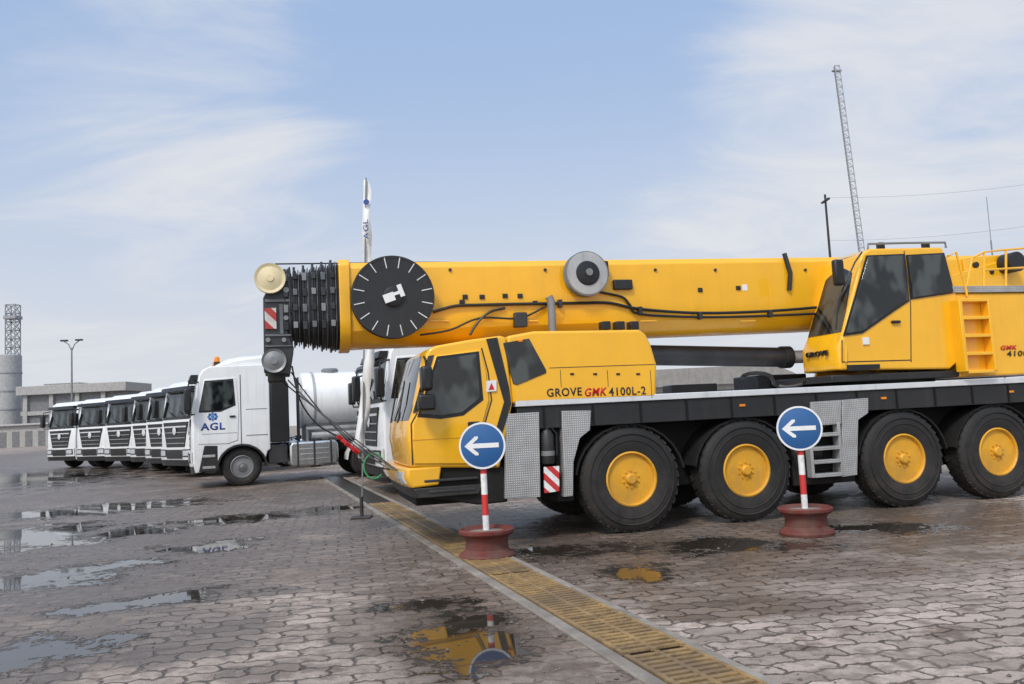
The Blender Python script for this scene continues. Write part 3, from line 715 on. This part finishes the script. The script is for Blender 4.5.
    for x in (2.6, 4.2, 5.4, 6.9): mb.box(x, x + .12, .9, 1.6, .85, 1.05)
    for x in (FAX, 4.75, 6.1): mb.cyl((x, .3, .52), (x, TWD - .3, .52), .1)
    mb.box(.4, 2.0, .5, 2.0, .6, 1.1)
    mb.build('chassis', UND, t)
    return t
tr = make_truck()
def place(o, px, Y, deg):
    q = HX(px, Y); o.location = q; o.rotation_euler = (0, 0, rad(deg))
GRP = 'white trucks parked in a line'
row = [(74, 40, 57, 'leftmost white truck of the parked line, farthest from the crane'),
       (106, 37.5, 57, 'second white truck from the left end of the parked line'),
       (136, 35, 56, 'third white truck from the left end of the parked line'),
       (161, 32.5, 52, 'fourth white truck from the left end of the parked line'),
       (177, 30, 50, 'fifth white truck from the left end of the parked line'),
       (192, 27.2, 46, 'sixth white truck from the left, just behind the lettered tank truck')]
for px, Y, dg, lab in row:
    o = copy_tree(tr); place(o, px, Y, dg); tag(o, lab, 'truck', GRP)
for px, Y, dg, lab in ((381, 17.3, 20, 'white truck right behind the cab of the yellow crane'), (372, 20.6, 20, 'white truck second behind the crane cab, beside the tank truck')):
    o = copy_tree(tr); place(o, px, Y, dg); tag(o, lab, 'truck', GRP)
place(tr, 190, 22.0, 21.5); tag(tr, 'white truck with blue door lettering and a white tank behind its cab', 'truck', GRP)
MB().loft([[(x, w, z) for x, z in ((.58 + d, 3.265), (.95 + d, 3.46 - e_), (1.3 + d, 3.52 - e_), (1.95, 3.56 - e_), (2.04, 3.5 - e_), (2.04, 3.26))] for w, d, e_ in ((.10, .15, .08), (.3, .03, 0), (TWD - .3, .03, 0), (TWD - .10, .15, .08))]).build('roof_fairing', WHT, tr, .03, seg=3)
for w in (.45, TWD - .45):
    bc = MB().lathe([(.075, 0), (.08, .02), (.07, .13), (.03, .17), (0, .17)], (.72, w, 3.38), (0, 0, 1), 16).build('beacon', ORG, tr)
    MB().lathe([(.085, -.14), (.085, .02), (.07, .025)], (.72, w, 3.38), (0, 0, 1), 16).build('beacon_base', BLKP, bc)
text('AGL', 'door_lettering', NAVY, tr, (.26, -.018, 1.54), (1, 0, 0), (0, 0, 1), .62, .20, off=.03)
for i in range(8):
    a = 2 * PI * i / 8; R = .1
    MB().lathe([(.0, 0), (.036, 0), (.036, -.006), (0, -.006)], (.57 + R * cos(a), -.017, 1.90 + R * .8 * sin(a)), (0, 1, 0), 10).build('door_emblem', NAVY if i % 2 else CYAN, tr)
MB().lathe([(.0, 0), (.045, 0), (.045, -.006), (0, -.006)], (.57, -.017, 1.90), (0, 1, 0), 12).build('door_emblem', CYAN, tr)
TC = 2.25
tank = MB().lathe([(.0, 2.98), (.72, 2.99), (.80, 3.02), (.83, 3.10), (.83, 7.1), (.8, 7.25), (0, 7.3)], (0, 1.25, TC), (1, 0, 0), 40).build('tank', WHT, tr)
for x in (3.3, 4.6, 6.0):
    MB().lathe([(.828, x), (.85, x + .01), (.85, x + .07), (.828, x + .08)], (0, 1.25, TC), (1, 0, 0), 40, False).build('tank_band', STEP, tank)
MB().box(3.1, 7.2, .75, 1.75, 1.1, 1.6).build('tank_cradle', GRY, tank, .02)
for x in (3.9, 5.3):
    MB().lathe([(0, 0), (.25, 0), (.25, .1), (.2, .14), (0, .14)], (x, 1.25, TC + .80), (0, 0, 1), 20).build('tank_hatch', GRY, tank)
MB().box(3.05, 7.2, .28, .34, 1.42, 1.5).build('side_rail', STEP, tr)
MB().cyl((3.2, .3, 1.25), (6.8, .3, 1.25), .09, seg=14).build('hose_tube', STEP, tr)
for x in (3.05, 3.7, 4.6, 5.6): MB().box(x, x + .06, .3, .7, 1.08, 1.5).build('tank_bracket', GRY, tr)
mb = MB()
for z in (1.35, 1.75, 2.15, 2.55): mb.cyl((2.85, .25, z), (2.85, .6, z), .022, seg=6)
for y in (.25, .6): mb.cyl((2.85, y, 1.1), (2.85, y, 2.9), .025, seg=6)
mb.build('tank_ladder', DGRY, tank)

# ================================================================== SIGNS
def sign(name, px, py, label):
    g = G(px, py); rz = math.atan2(-g.x, g.y) * .5
    t = thing(name, (g.x, g.y, 0), rz, label, 'road sign', 'blue arrow signs in front of the crane')
    MB().lathe([(.26, .004), (.31, .004), (.315, .03), (.30, .055), (.265, .07), (.24, .10), (.235, .19), (.255, .235), (.29, .25), (.312, .275), (.315, .305), (.29, .32), (.27, .29), (.24, .27)], (0, 0, 0), (0, 0, 1), 40).build('rim_base', RIMRED, t)
    MB().lathe([(.25, .26), (.2, .285), (.1, .295), (0, .3)], (0, 0, 0), (0, 0, 1), 28).build('concrete_fill', SOIL, t)
    MB().cyl((0, 0, .25), (0, 0, 1.2), .036, seg=18).build('pole', POLE, t)
    zc = 1.235; R = .262
    d = MB().lathe([(R, 0), (R, -.012), (R - .004, -.014), (0, -.014)], (0, -.042, zc), (0, 1, 0), 48).build('sign_disc', BLUE, t)
    MB().lathe([(R - .022, -.0145), (R - .022, -.0175), (R - .001, -.0175), (R - .001, -.0145)], (0, -.042, zc), (0, 1, 0), 48, False).build('border', WHT2, d)
    arrow = [(-.20, 0), (-.08, .105), (-.045, .105), (-.045, .08), (-.11, .026), (.185, .026), (.185, -.026), (-.11, -.026), (-.045, -.08), (-.045, -.105), (-.08, -.105)]
    MB().prism([(x, zc + z) for x, z in arrow], -.0605, -.0575).build('arrow', WHT2, d)
    MB().box(-.05, .05, -.04, -.03, zc - .05, zc + .02).cyl((0, 0, zc - .06), (0, 0, zc + .06), .04).build('clamp', GRY, t)
    return t
sign('road_sign', 487.5, 557, 'blue round arrow sign on red rim base standing by the drain grates')
sign('road_sign', 807, 534, 'blue round arrow sign on red rim base between the middle crane wheels')

# ================================================================== FLAG
g = G(362, 518)
fl = thing('feather_flag', (g.x, g.y, 0), 0, 'tall narrow white feather flag on thin pole behind the boom head', 'flag')
top = at(366, 178, g.y)
dx = top.x - g.x
def fp(z): return Vector((dx * (z / top.z), 0, z))
MB().tube([fp(top.z * i / 12) for i in range(13)], .014, 7).build('pole', GRY, fl)
mb = MB(); n = 30; lp = []
keys = [(178, 364, 4), (190, 363, 8), (245, 362, 9), (300, 366, 9), (347, 366, 9), (400, 360, 10), (450, 354, 9)]
for i in range(n + 1):
    y = 179 + (450 - 179) * i / n
    for (ya, xa, wa), (yb, xb, wb) in zip(keys, keys[1:]):
        if y <= yb: t_k = (y - ya) / (yb - ya); x = xa + (xb - xa) * t_k; wd = wa + (wb - wa) * t_k; break
    p = at(x, y, g.y); q = at(x + wd + sin(i * 1.3), y + 2, g.y)
    lp.append([(p.x - g.x, .03 * sin(i * .8), p.z), ((p.x + q.x) / 2 - g.x, .05 * sin(i * .8 + 1), (p.z + q.z) / 2), (q.x - g.x, .04 * sin(i * .7 + 2), q.z)])
mb.loft(lp, False, False); ban = mb.build('banner', WHT2, fl)
sm = ban.modifiers.new('thick', 'SOLIDIFY'); sm.thickness = .003
p = at(369.5, 240, g.y)
text('AGL', 'banner_lettering', NAVY, ban, (p.x - g.x, -.07, p.z), (0, 0, 1), (-1, 0, 0), .34, .085, off=.01)
p = at(370, 203, g.y)
MB().lathe([(.0, 0), (.05, 0), (.05, -.006), (0, -.006)], (p.x - g.x - .05, -.07, p.z), (0, 1, 0), 12).build('banner_emblem', NAVY, ban)
MB().box(-.16, .16, -.16, .16, .0, .03).cyl((0, 0, .03), (0, 0, .35), .03).build('base', BLK, fl, .008)

# ================================================================== GROUND, DRAIN
A = G(640, 684); A.z = 0; B = G(338, 490); B.z = 0
dv = (B - A).normalized(); nv = Vector((dv.y, -dv.x, 0)); ang = math.atan2(-dv.x, dv.y)
A = A - dv * 3.5
LEN = 24
def along(name, o0, o1, z0, z1, mat, l0=0, l1=LEN):
    mb = MB(); o = mb.box(o0, o1, l0, l1, z0, z1).build(name, mat, None, .008)
    o.location = A; o.rotation_euler = (0, 0, ang); return o
struct(along('kerb', .02, .12, -.1, .018, KERB)); struct(along('kerb', .60, .68, -.1, .016, KERB))
WETD = paint('wet_shaded_drain_bed', (.045, .036, .028), .35, dirt=0, var=.5, bump=.4, bscale=6, streak=0)  # wet bed on a flat strip, dark colour standing in for the recess's shade
struct(along('drain_channel', .121, .599, -.1, .004, WETD))
GL = 'rusty slotted iron grate lying over the drain in front of the crane'
gm = MB()
gm.box(.13, .165, .01, .98, .004, .024); gm.box(.555, .59, .01, .98, .004, .024); gm.box(.342, .378, .01, .98, .004, .022)
for i in range(12):
    y = .03 + i * .08; gm.box(.165, .342, y, y + .042, .006, .021); gm.box(.378, .555, y, y + .042, .006, .021)
gme = gm.mesh('drain_grate')
for i in range(15):
    o = link('drain_grate', gme, RUST); o.location = A + dv * (i + random.uniform(-.004, .004)) + Vector((0, 0, random.uniform(-.001, .004))); o.rotation_euler = (random.uniform(-.005, .005), random.uniform(-.007, .007), ang)
    tag(o, GL, 'drain grate', 'rusty grates over the drain')
# loose grit and small stones
mb = MB()
for i in range(1800):
    if i < 800:
        l = random.uniform(1, 18); off = random.choice((random.gauss(-.05, .12), random.gauss(.75, .14))); P = A + dv * l + nv * off
        if .02 < off < .68: continue
    else:
        Yd = 3.2 + 14 * random.random() ** 1.6; P = Vector((random.uniform(-.7, .7) * Yd, Yd, 0))
        rel = P - A
        if -.05 < rel.dot(nv) < .75: continue
    r_ = random.choice((.004, .006, .009, .014)) * random.uniform(.6, 1.3)
    z = r_ * .4
    vs = [mb.v((P.x + r_ * cos(a) * random.uniform(.7, 1.3), P.y + r_ * sin(a) * random.uniform(.7, 1.3), z)) for a in (0, 1.57, 3.14, 4.71)]
    tp_ = mb.v((P.x, P.y, z + r_ * random.uniform(.4, .8))); bt_ = mb.v((P.x, P.y, -.003))
    for k in range(4): mb.f([vs[k], vs[(k + 1) % 4], tp_]); mb.f([vs[(k + 1) % 4], vs[k], bt_])
GRIT = paint('grit_stone', (.24, .20, .165), .9, dirt=0, var=.6)
gv = mb.build('gravel', GRIT); gv['kind'] = 'stuff'; tag(gv, 'loose grit and small stones scattered over the paving', 'gravel')

def ground_mat():
    m, nt, b = newmat('wet_paving')
    geo = N(nt, 'ShaderNodeNewGeometry').outputs['Position']
    nA = noise(nt, geo, .30, 5, .62); nB = noise(nt, geo, 1.5, 6, .64); nC = noise(nt, geo, 9, 5, .6); nD = noise(nt, geo, 55, 4, .6)
    mp = mapping(nt, geo, rot=(0, 0, -ang + .12))
    sp = N(nt, 'ShaderNodeSeparateXYZ'); nt.links.new(mp, sp.inputs[0])
    zig = mth(nt, 'PINGPONG', mth(nt, 'ADD', sp.outputs[0], 50), .0875)
    zig2 = mth(nt, 'PINGPONG', mth(nt, 'ADD', sp.outputs[1], 50), .091)
    cb = N(nt, 'ShaderNodeCombineXYZ')
    nt.links.new(mth(nt, 'ADD', sp.outputs[0], mth(nt, 'ADD', mth(nt, 'MULTIPLY', zig2, .30), mth(nt, 'ADD', mth(nt, 'MULTIPLY', nC, .09), mth(nt, 'MULTIPLY', nB, .24)))), cb.inputs[0])
    nt.links.new(mth(nt, 'ADD', sp.outputs[1], mth(nt, 'ADD', mth(nt, 'MULTIPLY', zig, .38), mth(nt, 'ADD', mth(nt, 'MULTIPLY', nC, .075), mth(nt, 'MULTIPLY', nB, .26)))), cb.inputs[1])
    br = N(nt, 'ShaderNodeTexBrick'); nt.links.new(cb.outputs[0], br.inputs['Vector'])
    br.inputs['Scale'].default_value = 1; br.inputs['Brick Width'].default_value = .35; br.inputs['Row Height'].default_value = .182
    br.inputs['Mortar Size'].default_value = .018; br.inputs['Mortar Smooth'].default_value = .8; br.inputs['Bias'].default_value = 0
    br.inputs['Color1'].default_value = (.56, .455, .385, 1); br.inputs['Color2'].default_value = (.30, .24, .20, 1); br.inputs['Mortar'].default_value = (.075, .058, .046, 1)
    c1 = mixc(nt, mrange(nt, nC, .3, .7, 0, .45), br.outputs['Color'], (.38, .305, .255))
    c1 = mixc(nt, mrange(nt, nD, .45, .8, 0, .45), c1, (.18, .142, .118))
    mudn = mth(nt, 'ADD', mth(nt, 'ADD', mth(nt, 'MULTIPLY', nA, .7), mth(nt, 'MULTIPLY', nB, .7)), mth(nt, 'MULTIPLY', mth(nt, 'SUBTRACT', nC, .5), .4))
    mud = mrange(nt, mudn, .64, .80, smooth=True)
    mudc = mixc(nt, mrange(nt, nC, .3, .7), (.285, .225, .185), (.165, .13, .107))
    mudc = mixc(nt, mrange(nt, nD, .5, .75, 0, .5), mudc, (.35, .285, .24))
    col = mixc(nt, mth(nt, 'MULTIPLY', mud, .88), c1, mudc)
    def ell(lst):
        out = None
        for x, y, rx, ry in lst:
            p = G(x, y); l = G(x - rx, y); q = G(x, y - ry); r_ = G(x, y + ry)
            mpn = mapping(nt, geo, loc=(((q + r_) / 2).x, ((q + r_) / 2).y, 0), rot=(0, 0, math.atan2(-p.x, p.y)), sc=(max(.05, (p - l).length), max(.05, (q - r_).length / 2), 1e3), typ='TEXTURE')
            vm = N(nt, 'ShaderNodeVectorMath', operation='LENGTH'); nt.links.new(mpn, vm.inputs[0])
            d = vm.outputs['Value']
            out = d if out is None else mth(nt, 'MINIMUM', out, d)
        return out
    PUD = [(462, 640, 68, 34), (12, 482, 66, 10), (20, 540, 80, 15), (130, 533, 50, 5), (60, 577, 90, 12), (212, 546, 42, 7), (236, 519, 60, 5), (95, 510, 90, 6),
           (640, 574, 38, 11), (430, 605, 50, 8), (555, 553, 44, 10), (20, 655, 90, 18), (710, 546, 110, 9), (150, 602, 90, 8), (330, 510, 44, 4), (880, 528, 80, 6)]
    DMP = [(640, 560, 240, 44), (470, 625, 125, 62), (860, 526, 200, 28), (60, 510, 230, 60), (250, 520, 190, 34), (430, 545, 120, 40), (90, 580, 240, 44), (740, 607, 110, 14), (960, 520, 140, 20), (50, 660, 200, 32)]
    warp = mth(nt, 'ADD', mth(nt, 'MULTIPLY', mth(nt, 'SUBTRACT', nB, .5), 3.4), mth(nt, 'MULTIPLY', mth(nt, 'SUBTRACT', nC, .5), 1.3))
    brk = mth(nt, 'MULTIPLY', mth(nt, 'SUBTRACT', 1, br.outputs['Fac']), .18)
    e1 = mth(nt, 'ADD', mth(nt, 'ADD', ell(PUD), warp), brk); e2 = mth(nt, 'ADD', ell(DMP), warp)
    pud = mrange(nt, e1, 1.10, .76, 0, 1, True); dmp = mrange(nt, e2, 1.30, .80, 0, 1, True)
    rim = mrange(nt, e1, 1.9, 1.0, 0, 1, True)
    wet = mth(nt, 'MAXIMUM', mth(nt, 'MAXIMUM', mth(nt, 'MULTIPLY', dmp, .85), rim), mrange(nt, mth(nt, 'ADD', mth(nt, 'MULTIPLY', nA, .6), mth(nt, 'MULTIPLY', nB, .4)), .54, .60, 0, .65, True))
    wet = mth(nt, 'MAXIMUM', wet, mth(nt, 'MULTIPLY', br.outputs['Fac'], .5))
    dark = mixc(nt, 1.0, col, (.36, .325, .30), 'MULTIPLY')
    col = mixc(nt, wet, col, dark)
    col = mixc(nt, pud, col, (.036, .028, .021))
    nt.links.new(col, b.inputs['Base Color'])
    rg = mth(nt, 'SUBTRACT', mth(nt, 'ADD', .76, mth(nt, 'MULTIPLY', nC, .22)), mth(nt, 'MULTIPLY', wet, mth(nt, 'ADD', .26, mth(nt, 'MULTIPLY', nB, .66))))
    mr = N(nt, 'ShaderNodeMix'); mr.data_type = 'FLOAT'; nt.links.new(pud, mr.inputs[0]); nt.links.new(rg, mr.inputs[2]); mr.inputs[3].default_value = .03
    nt.links.new(mr.outputs[0], b.inputs['Roughness'])
    b.inputs['IOR'].default_value = 1.45
    h = mth(nt, 'ADD', mth(nt, 'MULTIPLY', mth(nt, 'SUBTRACT', 1, br.outputs['Fac']), mth(nt, 'SUBTRACT', 1, mth(nt, 'MULTIPLY', mud, .8))), mth(nt, 'ADD', mth(nt, 'MULTIPLY', nD, .35), mth(nt, 'MULTIPLY', nC, 1.0)))
    h = mth(nt, 'MULTIPLY', h, mth(nt, 'SUBTRACT', 1, pud))
    nt.links.new(bumpn(nt, h, .85, .018), b.inputs['Normal'])
    return m
mb = MB(); mb.f([mb.v(p) for p in ((-900, -60, 0), (900, -60, 0), (900, 1500, 0), (-900, 1500, 0))])
struct(mb.build('ground', ground_mat()))

# ================================================================== BACKGROUND
def place_box(px0, px1, Y):
    a = HX(px0, Y); b = HX(px1, Y); return a, b
def hgt(px, y, Y): return at(px, y, Y).z
Y = 165
a, b = place_box(22, 126, Y); h = hgt(80, 384, Y); hl = hgt(80, 393, Y)
t = thing('warehouse', (a.x, Y, 0), 0, 'wide grey warehouse with pale roof band far behind the truck line', 'building')
L = b.x - a.x
MB().box(0, L, 0, 10, 0, hl).build('wall', BDARK, t)
MB().box(-.6, L + .6, -1.2, 10.6, hl + .01, h).build('roof', BMID, t, .1)
MB().box(L * .1, L * .45, 4, 9, h + .01, h + .6).build('roof_ridge', ROOF, t)
for i in range(4):
    x = L * (i + .1) / 4; MB().box(x, x + .8, -.6, -.01, 0, hl).build('pillar', BMID, t)
MB().box(0, L, -.5, -.01, hl * .60, hl * .68).build('band', BMID, t)
Y = 150
a, b = place_box(-30, 48, Y); h = hgt(20, 421, Y)
t = thing('low_shed', (a.x, Y, 0), 0, 'long low pale shed beneath the silo at far left', 'building')
L = b.x - a.x
MB().box(0, L, 0, 12, 0, h - .8).build('wall', BMID, t)
MB().prism([(-.3, h - .8), (L + .3, h - .8), (L + .3, h - .5), (-.3, h - .5)], -.6, 12.5).build('roof', BWALL, t)
for i in range(6):
    x = L * (i + .25) / 6; MB().box(x, x + L / 11, -.05, .05, .1, h * .6).build('doorway', BDARK, t)
Y = 175; a, b = place_box(-4, 20, Y); h = hgt(8, 356, Y); R = (b.x - a.x) / 2
t = thing('silo', ((a.x + b.x) / 2, Y, 0), 0, 'tall grey concrete silo with lattice tower on top', 'silo')
MB().lathe([(R, 0), (R, h), (R * .9, h + .2), (0, h + .3)], (0, 0, 0), (0, 0, 1), 32).build('silo_body', CONC, t)
for i in range(1, 5): MB().lathe([(R + .01, h * i / 5), (R + .12, h * i / 5), (R + .12, h * i / 5 + .3), (R + .01, h * i / 5 + .3)], (0, 0, 0), (0, 0, 1), 32, False).build('silo_ring', HAZE, t)
MB().cyl((-R * 2.2, 1, 0), (-R * 2.2, 1, h * .97), R * .98, seg=32).build('silo_body', CONC, t)
ht = hgt(12, 305, Y) - h
mb = MB(); x0 = R * .38; hw = 1.0
for dx_, dy_ in ((-1, -1), (1, -1), (1, 1), (-1, 1)): mb.cyl((x0 + dx_ * hw, dy_ * hw, h), (x0 + dx_ * hw, dy_ * hw, h + ht), .13, seg=5)
for i in range(6):
    z0 = h + ht * i / 6; z1 = h + ht * (i + 1) / 6
    for p, q in (((-1, -1), (1, -1)), ((1, -1), (1, 1)), ((1, 1), (-1, 1)), ((-1, 1), (-1, -1))):
        mb.cyl((x0 + p[0] * hw, p[1] * hw, z0), (x0 + q[0] * hw, q[1] * hw, z1), .08, seg=4); mb.cyl((x0 + p[0] * hw, p[1] * hw, z1), (x0 + q[0] * hw, q[1] * hw, z1), .08, seg=4); mb.cyl((x0 + p[0] * hw, p[1] * hw, z1), (x0 + q[0] * hw, q[1] * hw, z0), .08, seg=4)
mb.box(x0 - 1.3, x0 + 1.3, -1.3, 1.3, h + ht * .72, h + ht * .78); mb.build('lattice_tower', HAZE, t)
Y = 62; a, b = place_box(560, 800, Y); h = hgt(700, 368, Y)
t = thing('shed_building', (a.x, Y, 0), 0, 'low shed with grey sheet roof seen under the boom behind the crane', 'building')
L = b.x - a.x
MB().box(0, L, 0, 14, 0, h - 1.3).build('wall', BWALL, t)
MB().prism([(-.6, h - 1.3), (L + .6, h - 1.3), (L - 2, h), (2, h)], -.8, 14.5).build('roof', ROOF, t)
for i in range(7):
    x = L * (i + .3) / 7; MB().box(x, x + 2, -.06, .05, .9, h - 1.7).build('window', BDARK, t)
g = HX(72, 72); h = hgt(73, 341, 72)
t = thing('lamp_post', g, 0, 'slim grey double-headed lamp post rising above the parked trucks', 'lamp post')
MB().cyl((0, 0, 0), (0, 0, h - .6), .11, .06, 12).build('post', GRY, t)
for s in (-1, 1):
    q = MB().tube([(0, 0, h - .9), (s * .25, 0, h - .3), (s * .65, 0, h)], .045).build('arm', GRY, t)
    MB().box(min(s * .35, s * .95), max(s * .35, s * .95), -.15, .15, h, h + .14).build('lamp_head', DGRY, q, .03)
Y = 120; tp = at(836, 66, Y); bt = at(860, 243, Y); lean = (tp - bt).normalized(); base = bt - lean * (bt.z / lean.z)
t = thing('lattice_mast', base, 0, 'tall slender lattice mast rising behind the operator cab', 'mast')
Lm = (tp - base).length; _, u, w = MB().basis(lean)
hw = .5; legs = [(u * cos(a) + w * sin(a)) * hw for a in (0.3, .3 + 2 * PI / 3, .3 + 4 * PI / 3)]
for l in legs: MB().cyl(l, l + lean * Lm, .06, seg=5).build('mast_leg', HAZE, t)
mb = MB(); n = 46
for i in range(n):
    z0 = Lm * i / n; z1 = Lm * (i + 1) / n
    for k in range(3):
        p, q = legs[k], legs[(k + 1) % 3]; mb.cyl(p + lean * z0, q + lean * z1, .035, seg=4); mb.cyl(p + lean * z1, q + lean * z1, .035, seg=4)
mb.build('mast_bracing', HAZE, t)
mb = MB(); mb.cyl(lean * (Lm * .985) + Vector((-.7, 0, 0)), lean * (Lm * .985) + Vector((.7, 0, 0)), .16); mb.build('mast_head', GRY, t)
Y = 80; g = HX(842, Y); h = hgt(836, 194, Y)
t = thing('utility_pole', g, 0, 'dark thin utility pole just left of the operator cab roof', 'pole')
MB().cyl((0, 0, 0), (0, 0, h), .15, .1, 10).build('post', BLK, t)
MB().box(-.12, .12, -.9, .9, h - .7, h - .55).build('cross_arm', BLK, t)
for k, (ya, yb, nm) in enumerate(((197, 181, 'upper dark overhead wire running right from the utility pole'), (240, 222, 'lower dark overhead wire running right past the operator cab'))):
    A_ = Vector((g.x, g.y, hgt(836, ya, Y) - 0)); B_ = at(1100, yb - 8, 70)
    o = MB().tube([A_.lerp(B_, i / 14) - Vector((0, 0, 1.2 * 4 * (i / 14) * (1 - i / 14) * .5)) for i in range(15)], .012, 5).build('overhead_wire', GRY); tag(o, nm, 'wire', 'overhead wires')
g = HX(1006, 45); h = hgt(1003, 196, 45)
t = thing('antenna_pole', g, 0, 'thin grey antenna pole rising above the crane handrail at far right', 'antenna')
MB().cyl((0, 0, 0), (0, 0, h * .8), .05, .04, 8).build('post', GRY, t); MB().cyl((0, 0, h * .8), (0, 0, h), .018, seg=6).build('whip', GRY, t)

# ================================================================== LIGHT
w = bpy.data.worlds.new('World'); scene.world = w; w.use_nodes = True
nt = w.node_tree; bg = nt.nodes['Background']
EL, RT = rad(48), rad(205)
sdir = Vector((sin(RT) * cos(EL), cos(RT) * cos(EL), sin(EL)))
sky = N(nt, 'ShaderNodeTexSky', sky_type='NISHITA'); sky.sun_disc = False; sky.sun_elevation = EL; sky.sun_rotation = RT
sky.air_density = 1.0; sky.dust_density = 1.2; sky.ozone_density = 1.0
dr = N(nt, 'ShaderNodeTexCoord').outputs['Generated']
sp = N(nt, 'ShaderNodeSeparateXYZ'); nt.links.new(dr, sp.inputs[0])
haze = mrange(nt, sp.outputs[2], .0, .46, 1, 0, True)
dn = mth(nt, 'ADD', mth(nt, 'MAXIMUM', sp.outputs[2], 0), .22)
vd = N(nt, 'ShaderNodeVectorMath', operation='DIVIDE'); nt.links.new(dr, vd.inputs[0])
cbn = N(nt, 'ShaderNodeCombineXYZ')
for i in range(3): nt.links.new(dn, cbn.inputs[i])
nt.links.new(cbn.outputs[0], vd.inputs[1])
cl = noise(nt, mapping(nt, vd.outputs[0], rot=(0, 0, .5), sc=(.8, 1.4, 1)), 1.35, 9, .60, .8)
def dotd(d, a0, a1):
    vm = N(nt, 'ShaderNodeVectorMath', operation='DOT_PRODUCT'); nt.links.new(dr, vm.inputs[0]); vm.inputs[1].default_value = d
    return mrange(nt, vm.outputs['Value'], cos(rad(a1)), cos(rad(a0)), 0, 1, True)
def blob(x, y, r0, r1): return dotd(ray(x, y).normalized(), r0, r1)
bl = mth(nt, 'ADD', mth(nt, 'MULTIPLY', blob(190, 80, 1, 14), .18), mth(nt, 'MULTIPLY', blob(930, 110, 1, 16), .21))
bl = mth(nt, 'ADD', bl, mth(nt, 'MULTIPLY', blob(760, 210, 1, 13), .10))
bl = mth(nt, 'SUBTRACT', bl, mth(nt, 'MULTIPLY', blob(500, 60, 2, 17), .14))
cm = mrange(nt, mth(nt, 'ADD', cl, bl), .46, .84, 0, .8, True)
hm = mth(nt, 'MULTIPLY', haze, mth(nt, 'ADD', .85, mth(nt, 'MULTIPLY', cl, .3)), clamp=True)
base = mixc(nt, .75, sky.outputs[0], (4.4, 6.0, 8.9))
c1 = mixc(nt, hm, base, (6.9, 7.2, 7.75))
c2 = mixc(nt, cm, c1, (8.0, 8.05, 8.2))
glow = mth(nt, 'ADD', 1.0, mth(nt, 'MULTIPLY', dotd(sdir, 5, 75), 1.2))
warm = mixc(nt, mth(nt, 'MULTIPLY', dotd(sdir, 5, 100), .9), (1, 1, 1), (1.08, 1.0, .86))
c3 = mixc(nt, 1.0, c2, warm, 'MULTIPLY')
vs = N(nt, 'ShaderNodeVectorMath', operation='SCALE'); nt.links.new(c3, vs.inputs[0]); nt.links.new(glow, vs.inputs['Scale'])
nt.links.new(vs.outputs[0], bg.inputs['Color']); bg.inputs['Strength'].default_value = .1
sd = bpy.data.lights.new('sun', 'SUN'); sd.energy = 2.2; sd.angle = rad(12); sd.color = (1, .93, .83)
so = bpy.data.objects.new('sun', sd); COL.objects.link(so)
so.rotation_euler = sdir.to_track_quat('Z', 'Y').to_euler(); so.location = sdir * 50
